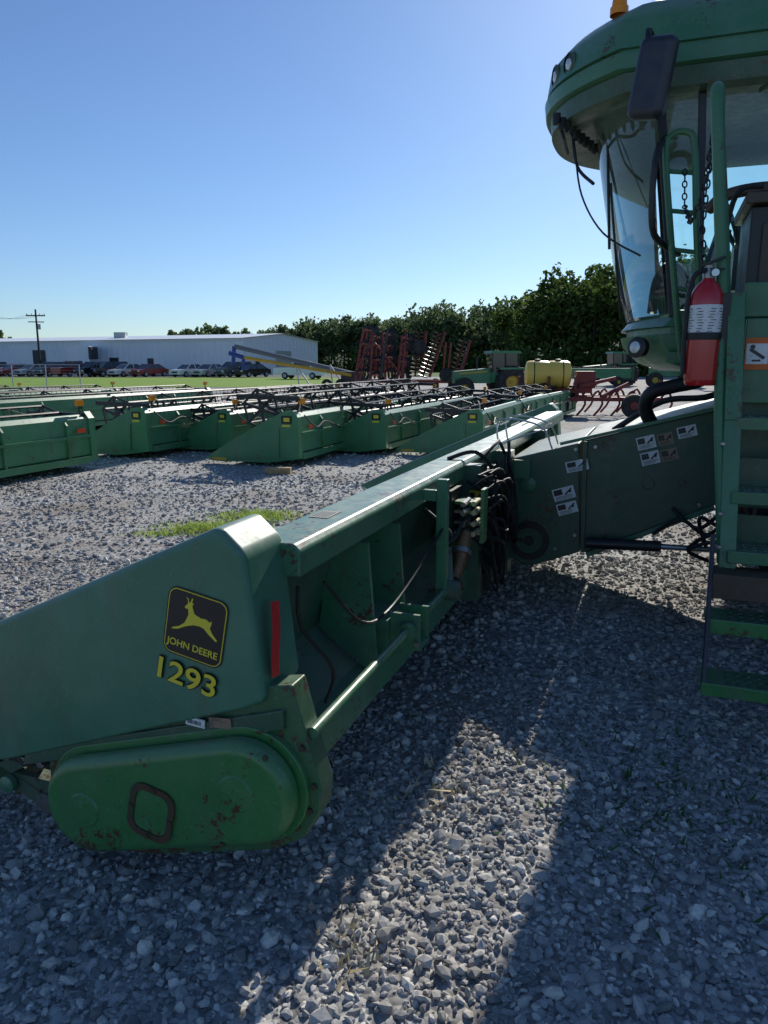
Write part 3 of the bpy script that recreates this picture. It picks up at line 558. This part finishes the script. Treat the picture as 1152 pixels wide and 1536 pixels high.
def chain(pts,name):
    b=B(); P2=[Vector(P(*p)) for p in pts]; L_=[]
    for i in range(len(P2)-1):
        d=(P2[i+1]-P2[i]); n=max(1,int(d.length/.032))
        for k in range(n): L_.append((P2[i]+d*(k+.5)/n,d.normalized()))
    for k,(c,d) in enumerate(L_):
        up=Vector((0,1,0)) if k%2 else Vector((1,0,0)); a=d.cross(up).normalized()
        rg=[c+d*.021*math.cos(t)+a*.011*math.sin(t) for t in [2*math.pi*i/10 for i in range(11)]]
        b.tube(rg,.004,BLKP,5)
    b.build(name,cb)
chain([(-1.02,2.1,2.62),(-1.01,2.15,2.4),(-1.0,2.12,2.2),(-1.02,2.08,2.04)],'safety_chain')
chain([(-1.02,2.1,2.6),(-1.0,2.3,2.36),(-.96,2.5,2.28),(-.93,2.7,2.4),(-.92,2.8,2.6)],'safety_chain')
b=B(); extr(b,[(-2.35,1.2),(-2.35,3.05),(-6.9,3.05),(-7.6,2.5),(-7.6,1.5),(-6.8,1.1),(-4.6,1.0)],2.98,4.72,GREEN); extr(b,[(-2.4,3.06),(-2.3,3.7),(-5.2,3.7),(-5.0,3.06)],2.9,4.8,GREEN); extr(b,[(-2.7,1.3),(-2.7,2.8),(-5.2,2.8),(-6.8,2.6),(-6.8,1.5),(-4.6,1.2)],2.93,2.978,GREENB); b.build('separator_body',cb,bevel=.03)
b=B(); extr(b,[(-2.9,2.05),(-2.9,2.15),(-6.6,2.15),(-6.6,2.05)],2.922,2.928,YELP); b.build('yellow_stripe',cb)
b=B(); fbox(b,-1.75,-2.75,3.0,4.7,.75,1.2,BLKP); fbox(b,-2.1,-2.4,2.6,5.1,.76,1.05,GREEND); b.build('front_axle',cb)
def wheel(b,c,Rr,w,rim,hubm,lug=True,n=36):
    h=w/2
    b.lathe(c,(0,1,0),[(rim,-h*.75),(Rr*.8,-h),(Rr*.95,-h*.9),(Rr,-h*.6),(Rr,h*.6),(Rr*.95,h*.9),(Rr*.8,h),(rim,h*.75)],TIRE,n)
    b.lathe(c,(0,1,0),[(rim,-h*.75),(rim*.9,-h*.6),(rim*.85,-h*.2),(rim*.3,-h*.3),(rim*.25,-h*.6),(0,-h*.6)],hubm,n)
    b.lathe(c,(0,1,0),[(rim,h*.75),(rim*.9,h*.6),(rim*.85,h*.2),(0,h*.2)],hubm,n)
    if lug:
        k=22
        for i in range(k):
            for sgn in (-1,1):
                a=2*math.pi*(i+(.5 if sgn>0 else 0))/k; a2=a+.18
                p=Vector(c)+Vector((math.cos(a)*Rr,sgn*h*.9,math.sin(a)*Rr)); q=Vector(c)+Vector((math.cos(a2)*Rr*1.01,0,math.sin(a2)*Rr*1.01))
                b.beam(p,q,.05,.07,TIRE)
for nm,c,Rr,w in (('front_tyre',P(-2.28,2.68,.9),.88,.58),('front_tyre_far',P(-2.28,5.05,.9),.88,.58),('rear_tyre',P(-6.2,2.8,.6),.6,.4),('rear_tyre_far',P(-6.2,4.9,.6),.6,.4)):
    b=B(); wheel(b,c,Rr,w,Rr*.45,YELP); b.build(nm,cb)

# ------------------------------------------------------------------ grain platforms
def platform_meshes(Lp):
    parts={}
    b=B(); extr(b,[(0,.22),(-.02,.24),(.0,.78),(.05,.84),(.11,.84),(.11,.80),(.06,.78),(.05,.3),(.4,.16),(1.15,.08),(1.15,.05),(.4,.11)],.13,Lp-.13,PLATG)
    extr(b,[(-.06,.12),(-.06,.215),(.06,.215),(.06,.12)],.135,Lp-.135,PLATG)
    extr(b,[(-.045,.50),(-.045,.54),(-.012,.54),(-.012,.50)],.14,Lp-.14,PLATG)
    s=.9
    while s<Lp-.5:
        extr(b,[(-.055,.22),(-.045,.7),(-.001,.76),(-.015,.22)],s,s+.03,PLATG); s+=1.15
    parts['trough']=b
    b=B(); prof=[(-.05,.14),(-.03,.78),(.05,.88),(.22,.86),(.75,.60),(1.3,.30),(1.62,.10),(1.5,.05),(.5,.06)]
    extr(b,prof,0,.125,PLATG); extr(b,prof,Lp-.125,Lp,PLATG)
    extr(b,[(.3,.15),(.28,.6),(.7,.5),(1.1,.3),(1.2,.12)],-.02,-.001,PLATG)
    parts['end_divider']=b
    b=B(); b.tube(PP([(.42,.15,.42),(.42,Lp-.15,.42)]),.13,GREEND,12)
    n=int(Lp*9)
    for i in range(n):
        a=i*.7; s0=.2+i*(Lp-.4)/n; s1=s0+(Lp-.4)/n; a2=a+.7
        b.add([P(.42+r*math.cos(x),s_,.42+r*math.sin(x)) for r,x,s_ in ((.13,a,s0),(.25,a,s0),(.25,a2,s1),(.13,a2,s1))],[(0,1,2,3)],GREEND)
    parts['auger']=b
    b=B(); c=(.70,.64); rr=.32
    b.tube(PP([(c[0],.2,c[1]),(c[0],Lp-.2,c[1])]),.045,BLKP,8)
    for k in range(6):
        a=k*math.pi/3+.3; f=c[0]+rr*math.cos(a); z=c[1]+rr*math.sin(a)
        b.tube(PP([(f,.2,z),(f,Lp-.2,z)]),.018,BLKP,5)
        s=.25
        while s<Lp-.2:
            b.add(PP([(f-.008,s,z),(f+.008,s,z),(f-.05,s+.006,z-.2)]),[(0,1,2)],BLK); b.add(PP([(f,s-.008,z),(f,s+.008,z),(f-.05,s,z-.2)]),[(0,1,2)],BLK); s+=.15
        for s in np.linspace(.2,Lp-.2,7):
            s=float(s)
            b.beam(P(c[0],s,c[1]),P(f,s,z),.02,.05,BLKP)
            a2=(k+1)*math.pi/3+.3; b.beam(P(f,s,z),P(c[0]+rr*math.cos(a2),s,c[1]+rr*math.sin(a2)),.015,.035,BLKP)
    for s in (.16,Lp/2,Lp-.16): b.beam(P(.02,s,.82),P(1.1,s,.84),.05,.07,BLKP); b.tube(PP([(.1,s,.45),(.7,s,.76)]),.025,BLKP,8)
    parts['reel']=b
    b=B()
    for s in (.35,Lp*.5,Lp-.4):
        fbox(b,-.06,-.05,s,s+.16,.58,.64,REFL)
    for s in (.25,Lp-.25):
        b.tube(PP([(.02,s,.84),(.02,s,.97)]),.015,BLKP,8); fbox(b,-.02,.04,s-.06,s+.06,.97,1.06,AMB)
    b.ctube(PP([(-.05,.2,.8),(-.12,.5,.6),(-.06,1.0,.66),(-.08,1.6,.5)]),.012,BLK,6); b.ctube(PP([(.1,.3,.85),(.2,.6,.98),(.4,.9,.9),(.6,1.2,.7)]),.014,BLK,6)
    fbox(b,.07,.25,-.006,-.001,.68,.80,BLKV) ; fbox(b,.11,.21,-.009,-.0065,.71,.77,YEL); fbox(b,.10,.24,-.006,-.001,.63,.66,YEL)
    fbox(b,1.25,1.5,-.006,-.001,.07,.11,YELP)
    parts['lights_and_markings']=b
    return {k:v.mesh('platform_'+k) for k,v in parts.items()}
PM=platform_meshes(8.4)
def gplat(x,y,rz=-20,scale=1,lift=0):
    e=empty('grain_platform',(x,y,0),R(rz)); e.scale=(scale,)*3
    for k,me in PM.items():
        o=bpy.data.objects.new(k,me); sc.collection.objects.link(o); o.parent=e
        if k=='reel' and lift: o.location=(0,0,lift)
gplat(-4.45-2.87,11.35-7.89,-20)
gplat(-4.0,12.4,-20,1,.08)
gplat(-2.75,13.2,-22,.90)
gplat(-1.35,11.4,-19,1,.24)
gplat(.0,12.9,-21,.92,.12)
gplat(1.65,12.6,-20,.95)
gplat(2.9,16.2,-23,.95,.1)
gplat(-8.3,14.5,-22); gplat(-11.5,16.0,-23,.97); gplat(-14.8,18,-22,.9)
b=B(); b.box((-.19,-.06,0),(.19,.06,.1),WOOD); b.build('wood_block',None,(-1.55,10.75,.0),R(-5),bevel=.006)

# ------------------------------------------------------------------ background machinery
def tillage():
    b=B(); random.seed(3)
    b.box((-3,-.6,.6),(3,-.45,.75),REDP); b.box((-3,.9,.6),(3,1.05,.75),REDP)
    for x in (-2.6,-1.2,0,1.2,2.6): b.box((x-.06,-.44,.62),(x+.06,.89,.73),REDP)
    b.beam((0,-.5,.7),(.2,-4,.5),.14,.14,REDP)
    for x in (-1.1,1.1): b.lathe((x,.2,.42),(1,0,0),[(.15,-.15),(.38,-.14),(.42,-.08),(.42,.08),(.38,.14),(.15,.15)],TIRE,18)
    # folded wings: open frames standing up, tines bristling outwards
    for x0,lean,hh in ((-2.9,.45,3.4),(-2.1,.1,3.0),(-1.35,-.15,3.25),(-.75,.25,3.0)):
        for y in (-1.0,.3,1.6): b.beam((x0,y,.8),(x0+lean,y,hh+random.uniform(-.25,.1)),.11,.11,REDP)
        for z in (1.1,1.8,2.5,hh-.15):
            z+=random.uniform(-.12,.12); xx=x0+lean*(z-.8)/2.4
            b.beam((xx,-1.1,z),(xx,1.7,z+random.uniform(-.1,.1)),.09,.09,REDP)
            for y in np.linspace(-1.0,1.5,6):
                y=float(y)+random.uniform(-.1,.1); b.ctube([(xx,y,z),(xx+.3,y-.1,z+.18),(xx+.45,y-.15,z-.12),(xx+.25,y-.1,z-.38)],.035,BLKP,4,2)
    b.beam((-2.9,-1.05,1.0),(-2.0,-1.05,2.9),.10,.08,REDP); b.beam((-1.9,-1.05,2.6),(-.6,-1.05,1.1),.09,.08,REDP); b.beam((-1.6,-1.1,.9),(-1.2,-1.1,3.3),.16,.10,BLKP); b.beam((-.5,-1.0,.8),(-.3,-1.0,3.2),.14,.12,REDP)
    for p,q in (((.5,-.8,.9),(1.25,-.8,3.0)),((2.0,-.6,.9),(2.5,-.5,2.6)),((.0,.4,.9),(.2,.4,3.1))):
        p=Vector(p);q=Vector(q); b.tube([p,q],.05,REDP,6); d=(q-p); n=int(d.length/.2)
        for i in range(n+1): b.lathe(p+d*i/n,d,[(0,-.01),(.25,.03),(.30,.07),(.30,.076),(0,.0)],BLKP,14)
        b.beam(p+Vector((.33,.1,0)),q+Vector((.33,.1,.1)),.13,.13,REDP)
    for x in (1.5,1.75): b.beam((x,-1,.8),(x+.15,-1,2.6),.09,.09,REDP)
    b.lathe((.35,-1.1,2.35),(0,1,0),[(0,-.1),(.3,-.08),(.36,0),(.3,.08),(0,.1)],TIRE,16); b.lathe((1.7,-1.1,1.0),(0,1,0),[(0,-.1),(.3,-.08),(.36,0),(.3,.08),(0,.1)],TIRE,16)
    b.ctube([(-.3,-1,2.6),(.2,-1.2,1.9),(.6,-1.1,2.3),(1.2,-1,1.5)],.03,BLK,6)
    b.build('folded_tillage_implement',None,(1.55,38.5,0),R(-8))
tillage()
def tractor(name,x,y,rz,s=1):
    b=B()
    pr=[(-1.9,.75),(-1.9,1.35),(-.2,1.5),(0,1.5),(.0,.75)]; b.prism([(p,-.35,q) for p,q in pr],(0,.7,0),PLATG)
    b.box((0,-.55,.8),(1.4,.55,1.3),PLATG); b.prism([(.05,-.58,1.3),(-.05,-.58,2.25),(1.35,-.58,2.25),(1.4,-.58,1.3)],(0,1.16,0),CGL); b.prism([(-.15,-.68,2.25),(-.1,-.68,2.38),(1.4,-.68,2.38),(1.5,-.68,2.25)],(0,1.36,0),PLATG)
    for p in (.0,.7,1.38): b.beam((p,-.62,1.3),(p-.05,-.6,2.26),.06,.06,BLKP)
    b.prism([(-1.7,-.36,1.2),(-1.7,-.36,1.27),(-.2,-.36,1.38),(-.2,-.36,1.31)],(0,-.01,0),YELP); b.tube([(-.6,.2,1.4),(-.6,.2,2.1)],.05,BLKP,8)
    for c,Rr,w in (((.95,-.8,.8),.8,.45),((.95,.8,.8),.8,.45),((-1.5,-.7,.5),.5,.3),((-1.5,.7,.5),.5,.3)): wheel(b,c,Rr,w,Rr*.42,YELP,True,22)
    b.box((.3,-1.02,1.45),(1.6,-.59,1.55),PLATG); b.box((.3,.59,1.45),(1.6,1.02,1.55),PLATG)
    o=b.build(name,None,(x,y,0),R(rz)); o.scale=(s,)*3; return o
tractor('tractor',4.9,35,8,.9); tractor('tractor',16.2,54,5,1.0); tractor('tractor',19.5,50,-15,.95)
def header_on_stand(x,y,rz):
    b=B(); b.box((-3,-.25,.6),(3,.2,1.25),PLATG); b.prism([(-3.16,-.3,.5),(-3.16,-.3,1.35),(-3.16,1.2,.5)],(.15,0,0),GREEND); b.prism([(3.01,-.3,.5),(3.01,-.3,1.35),(3.01,1.2,.5)],(.15,0,0),GREEND)
    for px in (-2,2): b.box((px-.08,-.2,.0),(px+.08,0,.6),BLKP); b.lathe((px,-.35,.35),(0,1,0),[(.12,-.1),(.33,-.1),(.35,0),(.33,.1),(.12,.1)],TIRE,14); b.lathe((px,-.4,.35),(0,-1,0),[(.14,0),(.12,.05),(0,.05)],YELP,12)
    b.tube([(-2.8,.6,1.3),(2.8,.6,1.3)],.07,BLKP,6)
    b.build('header_transport',None,(x,y,0),R(rz))
header_on_stand(13.6,50,12); header_on_stand(22,44,-10)
b=B()
b.lathe((-.80,0,1.25),(1,0,0),[(0,0),(.25,.01),(.38,.05),(.42,.14),(.42,.66),(.405,.70),(.405,.74),(.42,.78),(.42,1.26),(.38,1.35),(.25,1.39),(0,1.40)],TANKY,26)
for k in (.25,1.12): b.lathe((-.80+k,0,1.25),(1,0,0),[(.426,0),(.426,.03)],BLKP,22)
for k in (.38,1.0): b.lathe((-.80+k,0,1.65),(0,0,1),[(.1,0),(.1,.06),(0,.07)],BLKP,12)
b.box((-1.1,-.4,.70),(1.2,-.3,.84),REDP); b.box((-1.1,.3,.70),(1.2,.4,.84),REDP)
for x in (-1.0,-.1,.68): b.box((x,-.5,.45),(x+.12,.5,.70),REDP); b.beam((x,-.45,.8),(x,-.45,1.2),.07,.07,REDP)
b.box((-.9,-.9,.48),(3.2,-.78,.6),REDP); b.box((-.9,.8,.48),(3.2,.9,.6),REDP); b.box((-.9,-.1,.48),(3.2,.0,.6),REDP)
for x in np.linspace(-.4,3.1,8):
    x=float(x)
    for y in (-.85,.85): b.ctube([(x,y,.55),(x+.2,y,.78),(x+.34,y,.4),(x+.1,y,.05)],.035,REDP,5,3)
for x in (-.8,.1,2.3): b.lathe((x,-1.05,.36),(0,1,0),[(.14,-.12),(.33,-.12),(.36,0),(.33,.12),(.14,.12)],TIRE,18); b.lathe((x,-1.12,.36),(0,-1,0),[(.16,0),(.12,.05),(0,.05)],REDP,12)
b.beam((2.9,-.8,.5),(3.1,-.8,1.1),.08,.08,REDP); b.beam((1.4,-.8,.6),(2.2,-.7,1.0),.1,.1,REDP); b.beam((.8,-.4,.9),(1.9,-.3,1.15),.1,.1,REDP); b.box((.75,-.3,.84),(1.3,.3,1.35),REDP); b.ctube([(-1,-.3,.9),(-1.3,-.5,.6),(-.9,-.6,.4)],.03,BLK,6)
b.build('tank_applicator',None,(5.15,23.2,0),R(-6))
b=B(); b.tube([(-4.2,0,2.55),(2.8,2,.9)],.15,mat('auger_grey_blue',(.12,.16,.19),.5,.2),10); b.tube([(-3.4,-1.5,1.9),(2.6,-.4,.9)],.10,YELP,10); b.tube([(-3.4,-1.5,1.9),(-4.2,-1.6,2.15)],.13,BLUEP,10)
b.tube([(-4.2,0,2.55),(-4.3,0,1.5)],.12,BLUEP,8); b.tube([(-3.4,-1.5,1.9),(-3.45,-1.5,1.2)],.1,BLUEP,8)
for x in (-.5,1.5): b.beam((x,.5,0),(x-.2,.6,1.5),.07,.07,GALV); b.beam((x+.8,.5,0),(x-.2,.6,1.5),.07,.07,GALV)
for x in (1.2,2): b.lathe((x,-.4,.35),(0,1,0),[(.15,-.1),(.33,-.1),(.35,0),(.33,.1),(.15,.1)],TIRE,16)
b.box((2.0,-.4,.5),(3.4,.6,1.1),BLKP); b.build('grain_auger',None,(-4.5,44,0),0)

# ------------------------------------------------------------------ building
bd=empty('warehouse',(-17.9,95,0),0)
ex=Vector((7.5,17,0)); ex/=ex.length; lx=Vector((-17,7.5,0)); lx/=lx.length
EL=19.5; LL=95; eh=4.7; rh=5.5
c0=Vector((0,0,0)); c1=ex*EL; c2=c1+lx*LL; c3=lx*LL; U=lambda h:Vector((0,0,h))
def ribbed(name,p,q,h,mt,step=1.0):
    b=B(); d=(q-p); n=int(d.length/step); nrm=Vector((d.y,-d.x,0)).normalized()
    vs=[]
    for i in range(n+1):
        t=p+d*i/n
        for dd,o in ((0,0),(.08,.05),(.16,.05),(.24,0)):
            vs+= [t+d.normalized()*dd+nrm*o, t+d.normalized()*dd+nrm*o+U(h)]
    m=len(vs)//2; b.add(vs,[(2*i,2*i+2,2*i+3,2*i+1) for i in range(m-1)],mt); b.build(name,bd)
ribbed('front_wall',c3,c0,eh,WALL); ribbed('end_wall',c0,c1,eh,WALL)
b=B(); b.add([c0+U(eh),c1+U(eh),ex*EL*.5+U(rh)],[(0,1,2)],WALL); b.add([c3+U(eh),c2+U(eh),c3+ex*EL*.5+U(rh)],[(0,1,2)],WALL); b.add([c1,c2,c2+U(eh),c1+U(eh)],[(0,1,2,3)],WALL); b.add([c2,c3,c3+U(eh),c2+U(eh)],[(0,1,2,3)],WALL); b.build('gables_and_rear',bd)
b=B(); o1=-ex*.4; b.add([c0+o1+U(eh-.03)-lx*.4,c3+o1+U(eh-.03)+lx*.4,c3+ex*EL*.5+U(rh+.06)+lx*.4,c0+ex*EL*.5+U(rh+.06)-lx*.4],[(0,1,2,3)],ROOFM); b.add([c1-o1+U(eh-.03)-lx*.4,c2-o1+U(eh-.03)+lx*.4,c3+ex*EL*.5+U(rh+.06)+lx*.4,c0+ex*EL*.5+U(rh+.06)-lx*.4],[(0,1,2,3)],ROOFM); b.build('roof',bd)
b=B()
def wallq(t0,t1,z0,z1,mt,off=.08,base=c0,d=lx,nrm=-ex):
    p=base+d*t0+nrm*off; q=base+d*t1+nrm*off; b.add([p+U(z0),q+U(z0),q+U(z1),p+U(z1)],[(0,1,2,3)],mt)
wallq(20,21.6,.0,2.3,DARKO)
wallq(33.5,36,.0,3.4,DARKO,.09); wallq(14,15,0,2.2,DARKO); wallq(.0,LL,.0,.8,GALV,.07); wallq(0,LL,eh-.35,eh-.05,ROOFM,.1)
wallq(3,4,0,2.1,DARKO,.08,c0,ex,-lx); wallq(8,12,0,3.2,GALV,.08,c0,ex,-lx)
b.build('doors',bd)
b=B(); p=lx*23; b.box((p.x-3.4,p.y-3.0,0),(p.x-.5,p.y+1,eh-.9),WALL); b.box((p.x-.6,p.y-3.1,eh-2.6),(p.x-.2,p.y-.8,eh-1.0),DARKO)
for t in (24,): q=lx*t+ex*5; b.box((q.x-.8,q.y-.6,eh+.3),(q.x+.8,q.y+.6,eh+1.2),GALV)
b.build('annex_and_roof_units',bd)
def car(x,y,rz,col,kind='sedan'):
    cm=mat('car_paint',col,.25,.1,None,coat=.6)
    b=B()
    if kind=='pickup':
        body=[(-2.7,.35),(-2.7,.95),(-2.6,1.02),(-1.2,1.1),(2.65,1.1),(2.7,.4)]; cabp=[(-1.3,1.1),(-.75,1.75),(.5,1.78),(.75,1.1)]
    elif kind=='suv':
        body=[(-2.3,.35),(-2.3,.85),(-2.2,1.0),(-1.2,1.08),(2.3,1.1),(2.35,.4)]; cabp=[(-1.3,1.07),(-.6,1.68),(1.9,1.7),(2.25,1.09)]
    else:
        body=[(-2.3,.3),(-2.32,.65),(-2.2,.78),(-1.1,.92),(1.7,.95),(2.25,.85),(2.3,.35)]; cabp=[(-1.2,.91),(-.4,1.42),(.9,1.42),(1.75,.94)]
    b.prism([(f,-.88,z) for f,z in body],(0,1.76,0),cm)
    vs=[(f,sg*(.80 if z<1.2 else .62),z) for sg in (-1,1) for f,z in cabp]; b.add(vs,[(0,1,2,3),(4,5,6,7),(0,1,5,4),(2,3,7,6)],CGL); b.add([(f,y_,z+.01) for f,y_,z in (vs[1],vs[2],vs[6],vs[5])],[(0,1,2,3)],cm)
    for i in range(2):
        for sg in (0,4): b.beam(vs[sg+i*2],vs[sg+i*2+1],.07,.07,cm)
        b.beam(vs[1+i],vs[5+i],.06,.06,cm)
    b.beam((.15,-.81,1.0),(.15,-.63,cabp[1][1]),.06,.06,cm)
    for fx in (-1.45,1.45):
        for sy in (-.82,.82): b.lathe((fx,sy,.33),(0,1,0),[(0,-.11),(.2,-.11),(.32,-.1),(.34,0),(.32,.1),(.2,.11),(0,.11)],TIRE,16); b.lathe((fx,sy*1.14,.33),(0,1,0),[(0,-.02),(.19,-.02),(.19,.02),(0,.02)],GALV,12)
    b.box((-2.36,-.8,.62),(-2.28,-.5,.76),LENS); b.box((-2.36,.5,.62),(-2.28,.8,.76),LENS); b.box((-2.35,-.4,.45),(-2.29,.4,.62),BLKP)
    return b.build('parked_car',None,(x,y,.03),R(rz))
CL={'w':(.75,.75,.75),'r':(.28,.02,.02),'s':(.45,.47,.5),'k':(.015,.015,.018),'b':(.03,.06,.15),'g':(.12,.12,.13)}
cars=[(5,'w','suv'),(45,'r','sedan'),(72,'s','sedan'),(100,'g','suv'),(130,'r','pickup'),(158,'k','suv'),(180,'k','suv'),(207,'w','sedan'),(237,'r','sedan'),(295,'w','sedan'),(325,'s','sedan'),(360,'g','suv'),(385,'k','sedan'),(-25,'b','suv'),(-60,'w','sedan')]
random.seed(5)
for u,c,k in cars:
    y=85+(385-u)*.012; car((u-576)/1109*y*1.02,y,58+random.uniform(-6,6),CL[c],k)
car((457-576)/1109*75*1.02,75,165,CL['w'],'pickup')
def pole(x,y,h):
    b=B(); b.tube([(0,0,0),(0,0,h)],[.16,.11],POLEM,8); b.box((-1.2,-.2,h-.9),(1.2,-.12,h-.75),POLEM); b.box((-1.0,-.2,h-1.7),(1.0,-.12,h-1.58),POLEM)
    for k in (-1.1,-.5,.5,1.1): b.tube([(k,-.16,h-.75),(k,-.16,h-.55)],.05,GALV,6)
    b.tube([(.3,0,h-2.6),(.3,0,h-1.9)],.2,GALV,10); b.build('utility_pole',None,(x,y,0),R(12))
pole(-46.5,102,8.6); pole(-60,115,9.4)
b=B()
for o in (-1.0,1.0,0):
    pts=[]
    for (x0,y0,z0),(x1,y1,z1) in (((-95,150,9.5),(-60,115,8.7)),((-60,115,8.7),(-46.5,102,7.95))):
        for i in range(8): t=i/8; pts.append((x0+(x1-x0)*t+o,y0+(y1-y0)*t,z0+(z1-z0)*t-2.4*t*(1-t)))
    pts.append((-46.5+o,102,7.95))
    b.tube(pts,.015,BLKP,4)
b.build('power_lines')
b=B()
for i in range(22): b.tube([(-60+i*2.0,44.5,0),(-60+i*2.0,44.5,1.5)],.03,GALV,6)
b.tube([(-60,44.5,1.5),(-18,44.5,1.5)],.022,GALV,6)
for k in range(8): b.tube([(-60,44.5,.15+k*.17),(-18,44.5,.15+k*.17)],.005,GALV,3)
b.build('chain_link_fence')

# ------------------------------------------------------------------ trees
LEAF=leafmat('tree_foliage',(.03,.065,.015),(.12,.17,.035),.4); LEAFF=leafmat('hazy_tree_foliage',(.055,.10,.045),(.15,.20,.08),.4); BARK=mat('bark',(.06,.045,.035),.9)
def crown(x,y,h,nl,ls,low=.22):
    rx=h*rng.uniform(.26,.42); nlob=int(rng.integers(14,26))
    c=rng.normal(size=(nlob,3)); c/=np.linalg.norm(c,axis=1)[:,None]; c*=rng.uniform(.2,1,(nlob,1))**.5
    c[:,0]*=rx*.8; c[:,1]*=rx*.8; zc=h*(low+1)/2; c[:,2]=zc+c[:,2]*(h*(1-low)/2)*.85
    lr=h*rng.uniform(.06,.15,nlob)
    k=rng.integers(0,nlob,nl); d=rng.normal(size=(nl,3)); d/=np.linalg.norm(d,axis=1)[:,None]
    return c[k]+d*(lr[k]*rng.uniform(.5,1.15,nl))[:,None]+np.array([x,y,0])
def leaves(p,ls):
    n=len(p); M=rotm(n); q=np.array([(-1,-.6,0),(1,-.6,0),(.9,.7,.2),(-.9,.6,-.2)])*ls
    return np.einsum('nij,kj->nki',M,q)*rng.uniform(.6,1.3,(n,1,1))+p[:,None,:]
def forest(name,tr,ls,lm):
    allV=[]; tb=B()
    for x,y,h,nl in tr:
        x=float(x);y=float(y);h=float(h)
        allV.append(leaves(crown(x,y,h,nl,ls),ls))
        tb.tube([(x,y,0),(x+.1,y,h*.4),(x+.2,y,h*.75)],[.22,.16,.06],BARK,6)
        for i in range(4): a=random.uniform(0,6.28); tb.tube([(x+.1,y,h*(.3+.1*i)),(x+math.cos(a)*h*.2,y+math.sin(a)*h*.2,h*(.5+.1*i))],[.09,.03],BARK,5)
    V=np.concatenate(allV); n=len(V)
    o=rawmesh(name+'_foliage',V.reshape(-1,3),np.arange(n*4).reshape(-1,4),lm,4)
    return o,tb
e=empty('distant_tree_line'); trA=[];trB=[]
tops=[(440,492),(480,485),(520,477),(560,482),(600,476),(650,464),(690,472),(730,460),(770,446),(800,424),(840,411),(880,405),(930,396),(980,390),(1050,385),(1150,378),(1300,375),(1500,380)]
us=[t[0] for t in tops]; vs_=[t[1] for t in tops]
u=440
while u<1500:
    tv=np.interp(u,us,vs_); D=np.interp(u,[440,740,790,1500],[165,140,98,92])
    for lay in range(2):
        d=D+rng.uniform(-4,4)+lay*9; h=1.6+(545-tv)/1109*d*1.03; h*=rng.uniform(.80,1.08)
        uu=u+rng.uniform(-8,8); (trA if d<120 else trB).append(((uu-576)/1109*d*1.02,d,h,1500 if d<120 else 900))
    u+= 13 if D>120 else 22
o,tb=forest('tree_line',trA,.27,LEAF); o.parent=e; tb.build('trunks',e)
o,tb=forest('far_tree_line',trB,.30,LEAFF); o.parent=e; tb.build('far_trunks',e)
p=[]
for i in range(140):
    u=rng.uniform(470,1400); d=np.interp(u,[440,740,790,1500],[158,134,93,88])+rng.uniform(-2,2)
    c=np.array([(u-576)/1109*d*1.02,d,rng.uniform(.3,1.6)]); q=rng.normal(size=(220,3))*np.array([1.6,1.2,1.0])+c; q[:,2]=np.abs(q[:,2]); p.append(q)
V=leaves(np.concatenate(p),.26); o=rawmesh('undergrowth',V.reshape(-1,3),np.arange(len(V)*4).reshape(-1,4),LEAF,4); o.parent=e
for (u,tv,d) in ((283,494,135),(300,490,132),(330,489,136),(345,494,140),(372,498,150),(405,494,140),(425,490,140),(22,497,150),(8,503,150)):
    h=1.6+(545-tv)/1109*d*1.03; x=(u-576)/1109*d*1.02
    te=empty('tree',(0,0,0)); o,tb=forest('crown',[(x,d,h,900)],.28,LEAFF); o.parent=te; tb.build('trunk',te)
HILL=mat('hill_woods',(.035,.065,.03),.95,0,(.06,.10,.05),.15,.4,.6,1,.6,spec=.1)
b=B(); vs=[];nx=60
for i in range(nx+1):
    x=-30+i*6
    hh=float(np.interp(x,[-30,0,25,60,330],[1,7,9,11,11])+rng.uniform(-.5,.5))
    vs+=[(x,185,0),(x,215,hh),(x,300,hh)]
b.add(vs,[(3*i+k,3*i+3+k,3*i+4+k,3*i+1+k) for i in range(nx) for k in (0,1)],HILL); b.build('hill')

# ------------------------------------------------------------------ light, sky, camera
w=bpy.data.worlds.new('World'); sc.world=w; w.use_nodes=True; nt=w.node_tree; bg=nt.nodes['Background']
sk=N(nt,'ShaderNodeTexSky'); sk.sky_type='NISHITA'; sk.sun_disc=False; sk.sun_elevation=R(SUN_EL); sk.sun_rotation=R(SUN_AZ); sk.air_density=1.0; sk.dust_density=.3; sk.ozone_density=2.0; sk.altitude=200
mx=N(nt,'ShaderNodeMix',data_type='RGBA',blend_type='MULTIPLY'); mx.inputs[0].default_value=1; mx.inputs[7].default_value=(.70,.88,1.13,1)
nt.links.new(sk.outputs[0],mx.inputs[6]); nt.links.new(mx.outputs[2],bg.inputs[0]); bg.inputs[1].default_value=.098
sd=Vector((math.sin(R(SUN_AZ))*math.cos(R(SUN_EL)),math.cos(R(SUN_AZ))*math.cos(R(SUN_EL)),math.sin(R(SUN_EL))))
l=bpy.data.lights.new('sun','SUN'); l.energy=5; l.angle=R(.53); l.color=(1,.95,.86); lo=bpy.data.objects.new('sun',l); sc.collection.objects.link(lo)
lo.rotation_euler=sd.to_track_quat('Z','Y').to_euler(); lo.location=(10,30,20)
cam=bpy.data.cameras.new('camera'); co=bpy.data.objects.new('camera',cam); sc.collection.objects.link(co); sc.camera=co
cam.sensor_fit='VERTICAL'; cam.sensor_height=36; cam.lens=26; cam.clip_end=5000; cam.clip_start=.05
co.location=(0,0,1.6); co.rotation_euler=(R(90-11.4),0,0)
sc.view_settings.view_transform='Standard'; sc.view_settings.look='None'; sc.view_settings.exposure=0
